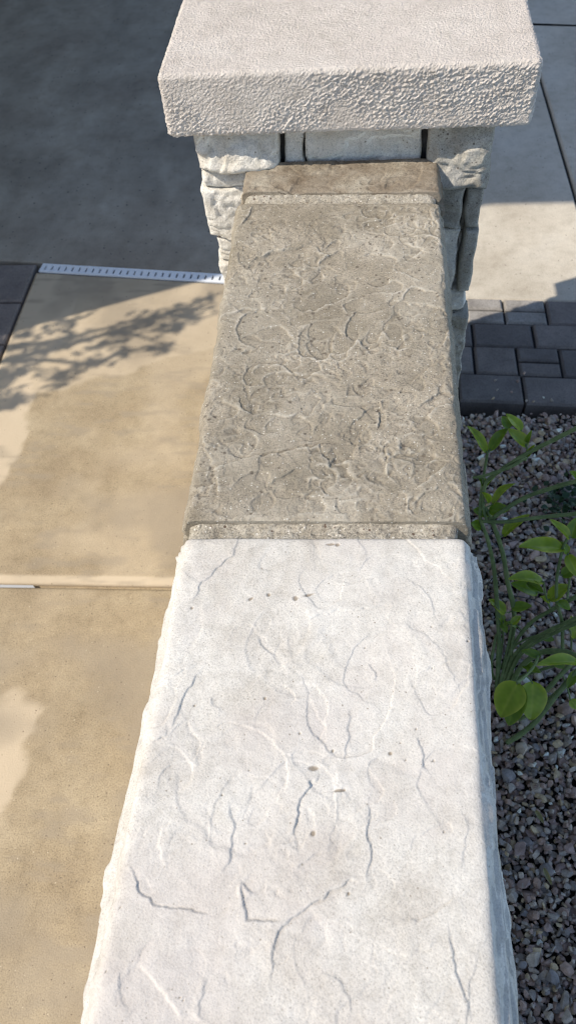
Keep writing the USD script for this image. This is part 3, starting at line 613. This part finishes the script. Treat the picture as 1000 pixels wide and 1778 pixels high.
# ------------------------------------------------------------------ pillar
pillar = thing('stone_pillar', 'square stacked stone pillar with thick pinkish stucco cap at the end of the wall', 'pillar')
PX0, PX1, PY0, PY1, PTOP = -0.231, 0.236, 1.1766, 1.645, 1.0138
obj('core', trimesh.creation.box(bounds=[[PX0 + 0.028, PY0 + 0.028, 0], [PX1 - 0.028, PY1 - 0.028, PTOP - 0.001]]), 'dark_mortar', pillar)
FR = [ # visible stones of the front: x0, x1, z0, z1, look, stands out by
 (-0.231, -0.098, 0.941, 1.012, 'cream_stone', 0.002), (-0.090, -0.058, 0.940, 1.012, 'cream_stone', -0.010), (-0.053, 0.128, 0.930, 1.012, 'cream_stone', -0.008), (0.138, 0.236, 0.900, 1.012, 'grey_stone', 0.006),
 (-0.229, -0.100, 0.911, 0.9385, 'cream_stone', 0.000), (-0.233, -0.06, 0.8145, 0.9085, 'cream_stone', 0.002), (-0.221, -0.06, 0.758, 0.8115, 'cream_stone', -0.002), (-0.225, -0.06, 0.59, 0.755, 'cream_stone', -0.004),
 (0.10, 0.2025, 0.822, 0.897, 'grey_stone', 0.004), (0.2105, 0.234, 0.822, 0.897, 'grey_stone', 0.003), (0.10, 0.2030, 0.690, 0.819, 'cream_stone', 0.002), (0.2120, 0.237, 0.688, 0.819, 'grey_stone', 0.004),
 (0.12, 0.231, 0.639, 0.685, 'cream_stone', -0.002), (0.12, 0.242, 0.44, 0.636, 'grey_stone', 0.004), (-0.05, 0.09, 0.70, 0.925, 'grey_stone', -0.012),
 (-0.23, -0.02, 0.46, 0.587, 'cream_stone', 0), (-0.015, 0.115, 0.44, 0.69, 'grey_stone', -0.004)]
LEAN = {0: 0.024, 3: 0.016, 4: 0.014, 5: 0.008, 6: 0.006, 8: 0.004, 9: 0.006, 11: 0.005}
for i, (x0, x1, z0, z1, mt, out) in enumerate(FR):
    obj('stone', rock('y-', PY0 - out, x0, x1, z0, z1, 0.04, 40 + i, 0.0026, 0.013 if x1 - x0 > .06 else .006, 0.004, LEAN.get(i, 0.0)), mt, pillar, 60)
def courses(axis, at, a_lo, a_hi, zt, seed, res):
    r = np.random.default_rng(seed); z = 0.0
    while z < zt - 0.02:
        h = r.uniform(0.07, 0.13); h = zt - z if zt - z - h < 0.05 else h
        cut = [a_lo] + ([] if r.random() < 0.3 else [r.uniform(a_lo + 0.12, a_hi - 0.12)]) + [a_hi]
        for a, b in zip(cut[:-1], cut[1:]):
            obj('stone', rock(axis, at + r.uniform(-.003, .003), a + 0.002, b - 0.002, z + 0.002, z + h - 0.002, 0.04, int(r.integers(9999)), res), ('cream_stone', 'cream_stone', 'grey_stone')[int(r.integers(3))], pillar, 55)
        z += h
courses('y-', PY0, PX0, PX1, 0.437, 3, 0.02)
courses('x-', PX0 + 0.003, -PY1 + 0.002, -PY0 - 0.042, PTOP, 4, 0.014)
courses('x+', PX1 - 0.003, PY0 + 0.042, PY1 - 0.002, PTOP, 5, 0.014)
courses('y+', PY1, -PX1 + 0.042, -PX0 - 0.042, PTOP, 6, 0.03)

def stucco_cap(lo, hi, r, step):
    lo, hi = np.array(lo), np.array(hi); c, hs = (lo + hi) / 2, (hi - lo) / 2
    nn = np.maximum(2, np.round(2 * hs / step).astype(int)) + 1
    V, F, base = [], [], 0
    for ax in range(3):
        a, b = [(1, 2), (2, 0), (0, 1)][ax]
        A, B = np.meshgrid(np.linspace(-hs[a], hs[a], nn[a]), np.linspace(-hs[b], hs[b], nn[b]), indexing='ij')
        for s in (-1, 1):
            P = np.zeros(A.shape + (3,)); P[..., a], P[..., b], P[..., ax] = A, B, s * hs[ax]
            f = grid_faces(*A.shape)
            V.append(P.reshape(-1, 3)); F.append((f if s < 0 else f[:, ::-1]) + base); base += A.size
    t = trimesh.Trimesh(np.vstack(V), np.vstack(F), process=False); t.merge_vertices(digits_vertex=6)
    p = np.array(t.vertices); q = np.clip(p, -(hs - r), hs - r); d = p - q; d /= np.linalg.norm(d, axis=1)[:, None]
    p = q + d * r; w = p + c
    flat = np.clip(d[:, 2], 0, 1)
    big = meshkit.fbm(w * 8, 3, 5) - 0.5
    blob = sstep(0.50, 0.66, meshkit.fbm(w * 320, 2, 7)); blob2 = sstep(0.50, 0.68, meshkit.fbm(w * 480 + 9, 2, 8)); ridge = meshkit.fbm(w * (180, 180, 230), 3, 9) - 0.5
    worn = 0.45 + 0.9 * sstep(0.4, 0.65, meshkit.fbm(w * 11 + 3, 3, 6))
    amp = 0.00125 * (1 - flat) * worn + 0.0006 * flat
    h = amp * blob + 0.6 * amp * blob2 + amp * 0.6 * ridge + 0.0010 * big
    t.vertices = w + d * h[:, None]
    if t.volume < 0: t.invert()
    return t
obj('stucco_cap', stucco_cap((-0.263, 1.1416, PTOP + 0.001), (0.284, 1.690, 1.108), 0.008, 0.00130), 'stucco', pillar, True)

# ------------------------------------------------------------------ channel drain
dr = thing('channel_drain', 'narrow white slotted drain grate set in the concrete left of the pillar', 'drain')
x0, x1 = -1.088, -0.20; hw = 0.0235
ang = math.atan(-0.112); cs, sn = math.cos(ang), math.sin(ang)
Ld = (x1 - x0) / cs; P = sbox(0, -hw + 0.0015, Ld, hw - 0.0015)
for i in range(int(Ld / 0.0252)):
    s = 0.014 + i * 0.0252; P = P.difference(sbox(s, -0.012, s + 0.0066, 0.012))
g = trimesh.creation.extrude_polygon(P, 0.006, engine='earcut')
v = np.array(g.vertices); g.vertices = np.c_[x0 + v[:, 0] * cs - v[:, 1] * sn, drain_y(x0) + v[:, 0] * sn + v[:, 1] * cs, v[:, 2] - 0.004]
obj('grate', g, 'white_plastic', dr)
def strip(o0, o1, z0, z1):
    q = [(0, o0), (Ld, o0), (Ld, o1), (0, o1)]
    return slab_mesh([(x0 + a * cs - b * sn, drain_y(x0) + a * sn + b * cs) for a, b in q], z0, z1, 0.001)
obj('channel', strip(-hw + 0.001, hw - 0.001, -0.08, -0.02), 'dark_void', dr)

# ------------------------------------------------------------------ gravel
bed = obj('gravel_bed', sheet(0.10, 1.5, -0.9, 1.531, -0.045, 0.05), 'soil', kind='structure', label='bare dark soil under the gravel')
gi = UsdGeom.PointInstancer.Define(stage, '/World/gravel')
tag(gi, 'loose grey, purple and tan gravel covering the bed right of the wall', 'gravel', kind='stuff')
rg = np.random.default_rng(77); protos = []
for i in range(24):
    s = trimesh.creation.icosphere(subdivisions=3); d = np.array(s.vertices)
    cuts = rg.normal(size=(10, 3)); cuts /= np.linalg.norm(cuts, axis=1)[:, None]; off = rg.uniform(0.38, 0.80, 10)
    t = np.full(len(d), 1.0)
    for c_, o in zip(cuts, off):
        dt = d @ c_; t = np.where(dt > 1e-3, np.minimum(t, o / np.maximum(dt, 1e-3)), t)
    s.vertices = d * t[:, None] * (0.5, 0.5 * rg.uniform(0.55, 0.95), 0.5 * rg.uniform(0.4, 0.75)) * (1 + 0.04 * (meshkit.noise(d * 3 + i, i)[:, None] - 0.5)) * 1.3
    p = usdkit.mesh(stage, f'/World/gravel/pebble' + (f'_{i:03d}' if i else ''), s, '/World/Looks/gravel_' + 'abcdefgh'[i % 8], 18)
    protos.append(p.GetPath())
pos, ori, scl, idx = [], [], [], []
wts = np.array([4, 4, 3, 3, 3, 1.6, 0.5, 3.0]); wts /= wts.sum()
for layer, zb in ((0, -0.030), (1, -0.018), (2, -0.007)):
    st = 0.0125
    for X in np.arange(0.12, 1.0, st):
        for Y in np.arange(-0.25, 1.50, st):
            if layer == 2 and rg.random() < 0.25: continue
            size = float(np.clip(rg.lognormal(math.log(0.0115), 0.40), 0.008, 0.034))
            x, y = X + rg.uniform(-.5, .5) * st, Y + rg.uniform(-.5, .5) * st
            if y + 0.055 * (x - 0.5) > 1.530: continue
            q = rg.normal(size=4); q[1:3] *= 0.35; q /= np.linalg.norm(q)
            pos.append((x, y, zb + rg.uniform(-.004, .004) + 0.007 * float(np.clip((y - 1.3) * 5, 0, 1)) + 0.006 * (meshkit.noise(np.array([x * 6, y * 6, 0.5]))) )); ori.append(q); scl.append((size,) * 3)
            idx.append(int(rg.choice(8, p=wts)) + 8 * int(rg.integers(3)))
for _ in range(16):                                                       # a few stones kicked onto the pavers
    x, y = rg.uniform(0.33, 0.75), 1.54 + rg.random() ** 2 * 0.12; q = rg.normal(size=4); q /= np.linalg.norm(q); z_ = rg.uniform(0.006, 0.011)
    pos.append((x, y, 0.002 + z_ * 0.38)); ori.append(q); scl.append((z_,) * 3); idx.append(int(rg.integers(24)))
gi.CreatePrototypesRel().SetTargets(protos)
gi.CreateProtoIndicesAttr(Vt.IntArray(idx)); gi.CreatePositionsAttr(Vt.Vec3fArray.FromNumpy(np.array(pos, np.float32)))
gi.CreateOrientationsAttr(Vt.QuathArray([Gf.Quath(float(q[0]), float(q[1]), float(q[2]), float(q[3])) for q in ori])); gi.CreateScalesAttr(Vt.Vec3fArray.FromNumpy(np.array(scl, np.float32)))

# ------------------------------------------------------------------ plant beside the wall
def leaf_mesh(base, tip, width, fold=0.35, curl=0.25, tw=0.0, nrm=(0, 0, 1), n=21, m_=13, seed=0, round_=0.75):
    """Blade from base to tip: raised margins about a midrib, curling tip. Returns mesh and primvar rim."""
    base, tip = np.array(base, float), np.array(tip, float); ax = tip - base; L = np.linalg.norm(ax); ax /= L
    nn = np.array(nrm, float); nn -= ax * (nn @ ax); nn /= np.linalg.norm(nn); sd = np.cross(nn, ax)
    sd, nn = sd * math.cos(tw) + nn * math.sin(tw), nn * math.cos(tw) - sd * math.sin(tw)
    s = np.linspace(0, 1, n)[:, None]; t = np.linspace(-1, 1, m_)[None, :]
    w = width / 2 * np.power(np.clip(np.sin(np.pi * np.power(s, round_)), 0, 1), 0.72) + 0.0004
    r = np.random.default_rng(seed); wave = 0.05 * L * np.sin(s * 7 + r.uniform(0, 6)) * np.abs(t) ** 2
    zc = curl * L * (0.25 - (s - 0.45) ** 2) - 0.12 * L * curl
    lift = fold * w * np.abs(t) ** 1.5 + zc + wave * 0.5 - 0.0006 * np.exp(-(t / 0.12) ** 2)
    P = base + ax * (s * L)[..., None] + sd * (w * t)[..., None] * (1 - 0.15 * fold) + nn * lift[..., None]
    top = P.reshape(-1, 3); bot = (P - nn * 0.0006).reshape(-1, 3); f = grid_faces(n, m_)
    rim = np.broadcast_to(np.clip(np.abs(t) ** 5 * 0.9 + 0.55 * (1 - 0.6 * s) * np.exp(-(t / 0.12) ** 2) + 0.15 * s + 0.10 * np.cos(s * 42 - np.abs(t) * 9) * (np.abs(t) > 0.1), 0, 1), (n, m_)).ravel()
    ring = np.concatenate([np.arange(m_), np.arange(1, n) * m_ + m_ - 1, (n - 1) * m_ + np.arange(m_ - 2, -1, -1), np.arange(n - 2, 0, -1) * m_]); j = np.roll(ring, -1); o = len(top)
    F = np.vstack([f, f[:, ::-1] + o, np.stack([ring, o + ring, o + j], 1), np.stack([ring, o + j, j], 1)])
    return trimesh.Trimesh(np.vstack([top, bot]), F, process=False), np.concatenate([rim, rim])

plant = thing('succulent_shrub', 'shrub with thick ribbed green stems and glossy oval leaves in the gravel against the wall', 'shrub')
STEMS = [ # (px, py, height) along each stem, radius
 ([(862,1212,.0),(866,1130,.09),(862,1040,.20),(857,985,.27),(846,935,.34),(833,892,.40),(836,852,.45),(846,788,.53)], .0068, .0030),
 ([(872,1205,.0),(892,1082,.14),(881,1010,.24),(873,962,.30),(858,915,.36),(842,882,.41)], .0066, .0050),
 ([(838,884,.41),(842,842,.47),(870,816,.52),(906,792,.56),(958,765,.61),(1015,736,.66)], .0042, .0048),
 ([(822,829,.50),(850,823,.52),(885,811,.54),(913,792,.56)], .0034, .0038),
 ([(850,905,.40),(880,882,.43),(920,860,.46),(962,846,.49),(1015,832,.53)], .0046, .0052),
 ([(838,905,.40),(880,906,.42),(916,901,.44),(960,896,.46),(1015,891,.49)], .0042, .0048),
 ([(866,1200,.02),(892,1120,.12),(930,1075,.19),(960,1058,.23),(1015,1028,.29)], .0050, .0050),
 ([(870,1200,.02),(900,1130,.12),(948,1098,.18),(1015,1068,.25)], .0056, .0052),
 ([(874,1205,.02),(905,1135,.13),(950,1105,.19),(1015,1075,.27)], .0050, .0050),
 ([(878,1215,.0),(905,1158,.12),(932,1136,.18),(968,1131,.22),(1015,1146,.26)], .0066, .0074),
 ([(880,1290,.0),(925,1258,.05),(962,1212,.10),(1015,1150,.17)], .0070, .0066),
 ([(890,1240,.0),(930,1215,.08),(975,1170,.15),(1015,1128,.2)], .0056, .0056),
 ([(975,1150,.12),(976,1085,.20),(966,1040,.27),(968,995,.33),(976,955,.38),(990,930,.41)], .0046, .0032),
 ([(870,1100,.12),(889,1082,.16),(905,1095,.16)], .0026, .0022),
 ([(858,1180,.02),(853,1150,.06),(858,1120,.10),(864,1100,.12)], .0040, .0040),
 ([(884,1190,.02),(890,1160,.07),(888,1130,.11),(892,1105,.14)], .0040, .0036),
 ([(990,1150,.10),(992,1120,.14),(990,1095,.18)], .0026, .0024),
 ([(915,782,.57),(916,790,.56),(911,800,.55)], .0022, .0026),
 ([(868,1190,.02),(876,1150,.08),(884,1110,.13),(888,1085,.17)], .0030, .0028), ([(880,1195,.02),(900,1165,.07),(928,1150,.1),(960,1146,.13)], .0032, .0030), ([(876,1200,.01),(912,1172,.06),(950,1160,.1),(1012,1142,.15)], .0040, .0040),
 ([(900,1250,.0),(940,1226,.05),(990,1180,.11),(1015,1160,.14)], .0050, .0050), ([(864,1175,.03),(872,1120,.10),(874,1080,.15)], .0026, .0022), ([(870,1160,.05),(888,1128,.1),(917,1108,.13),(940,1104,.15)], .0028, .0024),
 ([(845,905,.39),(838,870,.43),(842,845,.46)], .0030, .0024), ([(955,1056,.24),(948,1036,.27),(944,1012,.30)], .0026, .0022), ([(985,1040,.28),(990,1000,.32),(986,962,.37)], .0028, .0024), ([(975,1170,.1),(985,1195,.08),(990,1215,.06)], .0024, .0022),
 ([(898,1186,.34),(905,1180,.33),(925,1160,.25),(935,1137,.18)], .0030, .0034)]
for i, (pts, r0, r1) in enumerate(STEMS):
    P = [on_plane(a, b, z) for a, b, z in pts]
    obj('stem', tube(P, np.linspace(r0, r1, len(P)) * 0.82, 9, 0.08, i), 'stem_green', plant, True)
SPX = np.vstack([np.stack([np.interp(np.linspace(0, len(p) - 1, 40), np.arange(len(p)), np.array(p)[:, c]) for c in range(3)], 1) for p, *_ in STEMS])
LEAVES = [ # base px, tip px, width px, height of base, height of tip, look, fold, twist
 ((846,786),(813,737),19,.53,.55,'leaf_bright',.3,.5), ((850,783),(882,741),23,.53,.55,'leaf_mid',.35,-.4), ((884,744),(872,722),18,.56,.57,'leaf_mid',.3,.2), ((906,748),(879,718),22,.58,.60,'leaf_bright',.3,.5),
 ((915,776),(883,743),24,.57,.58,'leaf_bright',.35,.3), ((914,770),(922,748),9,.57,.60,'leaf_mid',.5,0), ((854,877),(892,838),24,.43,.47,'leaf_bright',.5,-.7), ((848,886),(884,883),24,.42,.44,'leaf_mid',.2,.1),
 ((848,874),(838,855),16,.43,.46,'leaf_bright',.8,.4), ((872,931),(918,892),22,.39,.43,'leaf_bright',.5,-.3), ((850,893),(822,885),22,.41,.42,'leaf_mid',.2,.1), ((836,916),(818,908),22,.38,.39,'leaf_mid',.2,.2),
 ((978,953),(902,948),36,.39,.42,'leaf_bright',.45,.25), ((990,936),(956,901),17,.42,.45,'leaf_bright',.5,.3), ((992,935),(1002,898),26,.42,.45,'leaf_mid',.3,0), ((985,962),(1006,1004),22,.39,.38,'leaf_bright',.3,.2),
 ((944,1010),(884,1003),28,.30,.33,'leaf_bright',.5,.3), ((935,1030),(888,1012),26,.27,.29,'leaf_mid',.3,.1), ((915,1012),(943,1028),18,.30,.31,'leaf_mid',.7,0), ((952,1042),(990,1016),30,.26,.29,'leaf_bright',.35,-.3),
 ((955,1045),(938,1036),12,.26,.28,'leaf_bright',.5,0), ((878,1066),(850,1040),22,.17,.19,'leaf_bright',.3,.4), ((888,1055),(923,1052),19,.18,.2,'leaf_mid',.3,.1), ((899,1088),(880,1080),10,.15,.16,'leaf_mid',.3,.1),
 ((899,1185),(868,1246),56,.34,.31,'leaf_bright',.12,.2), ((925,1183),(922,1252),50,.33,.29,'leaf_bright',.15,-.2), ((905,1190),(882,1262),40,.30,.24,'leaf_mid',.15,.1), ((1008,1150),(934,1152),26,.25,.28,'leaf_bright',.5,.3),
 ((905,1150),(938,1168),16,.2,.22,'leaf_mid',.4,.2), ((1000,1110),(992,1070),20,.2,.24,'leaf_bright',.3,.2), ((1004,1165),(985,1195),18,.18,.16,'leaf_mid',.3,.2), ((870,1075),(880,1100),14,.13,.12,'leaf_mid',.3,.1),
 ((975,1000),(1004,985),22,.33,.35,'leaf_mid',.3,0), ((940,1140),(905,1130),16,.2,.2,'leaf_mid',.3,.1), ((874,1080),(862,1062),14,.15,.17,'leaf_mid',.5,.3), ((888,1085),(905,1070),14,.17,.18,'leaf_bright',.5,-.2), ((940,1104),(962,1112),15,.15,.15,'leaf_mid',.4,.1),
 ((960,1146),(982,1160),17,.13,.12,'leaf_mid',.3,.2), ((842,845),(830,826),14,.46,.48,'leaf_mid',.6,.3), ((842,845),(858,828),13,.46,.48,'leaf_bright',.6,-.4), ((986,962),(972,940),15,.37,.39,'leaf_mid',.5,.2), ((990,1215),(1004,1232),18,.06,.05,'leaf_bright',.3,0),
 ((928,1150),(916,1170),15,.1,.09,'leaf_bright',.4,.3), ((968,1045),(990,1058),18,.25,.25,'leaf_mid',.4,-.2), ((915,792),(928,772),10,.57,.6,'leaf_bright',.7,.2), ((1003,832),(990,818),14,.52,.54,'leaf_mid',.5,.2)]
for i, (b, t, w, zb, zt, mt, fold, tw) in enumerate(LEAVES):
    d_ = np.hypot(SPX[:, 0] - b[0], SPX[:, 1] - b[1]) + 60 * np.abs(SPX[:, 2] - zb); z_ = SPX[d_.argmin(), 2] if d_.min() < 45 else zb   # grows from the nearest stem
    B, T = on_plane(*b, z_), on_plane(*t, zt + z_ - zb)
    if d_.min() < 45:
        S_ = on_plane(*SPX[d_.argmin()]); obj('petiole', tube([S_, (S_ + B) / 2 + (0, 0, .001), B + (T - B) * 0.06], [.0016, .0014, .0012], 6), 'stem_green', plant, True)
    depth = (B - CAM) @ FW
    view = CAM - B; view /= np.linalg.norm(view)
    m, rim = leaf_mesh(B, T, w / FPX * depth, fold, 0.25, tw, 0.55 * view + np.array([-0.1, 0.05, 0.6]), seed=i)
    obj('leaf', m, mt, plant, True, {'rim': rim})

dt = thing('drip_tube', 'thin black irrigation tube looping over the gravel through the shrub', 'tube')
P = [on_plane(a, b, z) for a, b, z in [(846,1022,.18),(856,1003,.2),(880,991,.21),(915,992,.2),(950,1003,.17),(985,1020,.13),(1015,1030,.1)]]
obj('hose', tube(P, .0013, 6), 'black_tubing', dt, True)
P = [on_plane(a, b, z) for a, b, z in [(846,1022,.18),(860,1030,.17),(888,1034,.16),(920,1040,.14),(945,1052,.1),(960,1068,.06)]]
obj('hose', tube(P, .0013, 6), 'black_tubing', dt, True)

low = thing('ground_cover_plant', 'small dark low plant growing in the gravel beside the pavers', 'plant')
rg = np.random.default_rng(3)
for i in range(70):
    c = xy(975 + rg.normal() * 24, 868 + rg.normal() * 15, 0.03); a = rg.uniform(0, 6.28); L = rg.uniform(.012, .022); z = rg.uniform(.0, .05)
    m, rim = leaf_mesh((c[0], c[1], z), (c[0] + L * math.cos(a), c[1] + L * math.sin(a), z + rg.uniform(-.003, .008)), L * 0.8, .2, .2, 0, (rg.normal() * .3, rg.normal() * .3, 1), 6, 5, i)
    obj('leaf', m, 'leaf_dark', low, True, {'rim': rim})

# ------------------------------------------------------------------ house and small tree beside the driveway (they shade it)
hs = thing('house', 'beige stucco house wall and eave at the left, shading the driveway', 'house')
obj('wall', trimesh.creation.box(bounds=[[-7.5, 1.44, -0.1], [-2.1, 9, 2.95]]), 'house_stucco', hs)
roof = trimesh.Trimesh([(-1.6, 1.42, 2.951), (-1.6, 9.4, 2.951), (-8.0, 1.42, 2.951), (-8.0, 9.4, 2.951), (-1.6, 1.42, 3.17), (-1.6, 9.4, 3.17), (-8.0, 1.42, 3.17), (-8.0, 9.4, 3.17), (-4.8, 1.42, 4.2), (-4.8, 9.4, 4.2)],
    [[0, 1, 2], [2, 1, 3], [0, 4, 1], [4, 5, 1], [2, 3, 6], [6, 3, 7], [0, 2, 4], [4, 2, 6], [1, 5, 3], [3, 5, 7], [4, 8, 5], [8, 9, 5], [6, 7, 8], [8, 7, 9], [4, 6, 8], [5, 9, 7]], process=False)
roof.fix_normals()
obj('roof', roof, 'roof_clay', hs)

tree = thing('small_tree', 'small leafy tree left of the driveway, throwing dappled shade', 'tree')
def lift(px, py, h):
    g = on_plane(px, py, 0.0); return g + TO_SUN * (h / TO_SUN[2])
root = np.array([-3.0, 0.75, -0.1]); fork = np.array([-2.85, 0.92, 1.3])
obj('trunk', tube([root, (root + fork) / 2 + (0.03, 0, 0), fork], [0.05, 0.04, 0.03], 10, .04), 'bark', tree, True)
BR = [([(-80,650),(0,628),(110,601),(200,575),(290,545),(384,507)], 1.62, .010), ([(-60,600),(30,600),(120,585),(220,560),(330,530)], 1.75, .008), ([(-60,690),(0,655),(60,640),(100,660)], 1.6, .006),
      ([(0,628),(80,625),(160,634),(200,618),(255,600)], 1.55, .006), ([(200,575),(250,585),(290,606)], 1.6, .005), ([(-60,740),(0,712),(45,698)], 1.6, .005), ([(290,545),(340,552),(385,540)], 1.62, .004)]
rg = np.random.default_rng(8); LV, LF, nb = [], [], 0
def add_leaf(c, L):
    global nb
    d = rg.normal(size=3); d[2] -= 0.3; d /= np.linalg.norm(d); n_ = rg.normal(size=3); s_ = np.cross(d, n_); s_ /= np.linalg.norm(s_)
    q = [c, c + d * L * .5 + s_ * L * .2, c + d * L, c + d * L * .5 - s_ * L * .2]
    LV.extend(q); LF.extend([[nb, nb + 1, nb + 2], [nb, nb + 2, nb + 3]]); nb += 4
for i, (pts, h, r) in enumerate(BR):
    P = [lift(a, b, h + 0.02 * math.sin(k * 2.1 + i)) for k, (a, b) in enumerate(pts)]
    if i < 3: P = [fork + (0, 0, -0.02 * i)] + P
    obj('branch', tube(P, np.linspace(r * 1.6, r * 0.35, len(P)), 7), 'bark', tree, True)
CL = [(250,560,36,95),(200,592,30,55),(300,565,20,60),(330,545,16,40),(285,606,8,34),(105,660,10,40),(170,628,10,26),(225,610,10,24),(60,612,34,105),(20,655,30,95),(130,640,22,34),(45,690,18,26),(10,700,14,50),(120,590,22,60),(350,525,14,24),(-50,620,50,260),(-40,560,60,260),(-20,690,18,60),(40,560,34,130),(110,560,24,60)]
for px_, py_, sp, n_ in CL:
    for _ in range(n_):
        dx_ = rg.normal() * sp; add_leaf(lift(px_ + dx_, py_ - 0.33 * dx_ + rg.normal() * sp * 0.24, rg.uniform(1.5, 1.85)), rg.uniform(.025, .05))
obj('crown', trimesh.Trimesh(np.array(LV), np.array(LF), process=False), 'leaf_mid', tree)

for (px_, py_, dx_, dy_, wd, mt, lab) in [(930, 1408, 14, 22, .010, 'dry_leaf', 'pale curled dry leaf lying on the gravel, upper one of two'), (944, 1508, 14, 30, .009, 'dry_leaf', 'olive dry leaf lying on the gravel, lower one of two')]:
    a_, b_ = on_plane(px_, py_, 0.012), on_plane(px_ + dx_, py_ + dy_, 0.014)
    m, rim = leaf_mesh(a_, b_, wd, .6, .4, .2, seed=int(px_))
    tag(obj('dry_leaf', m, mt, None, True, {'rim': rim}), lab, 'dry leaf')
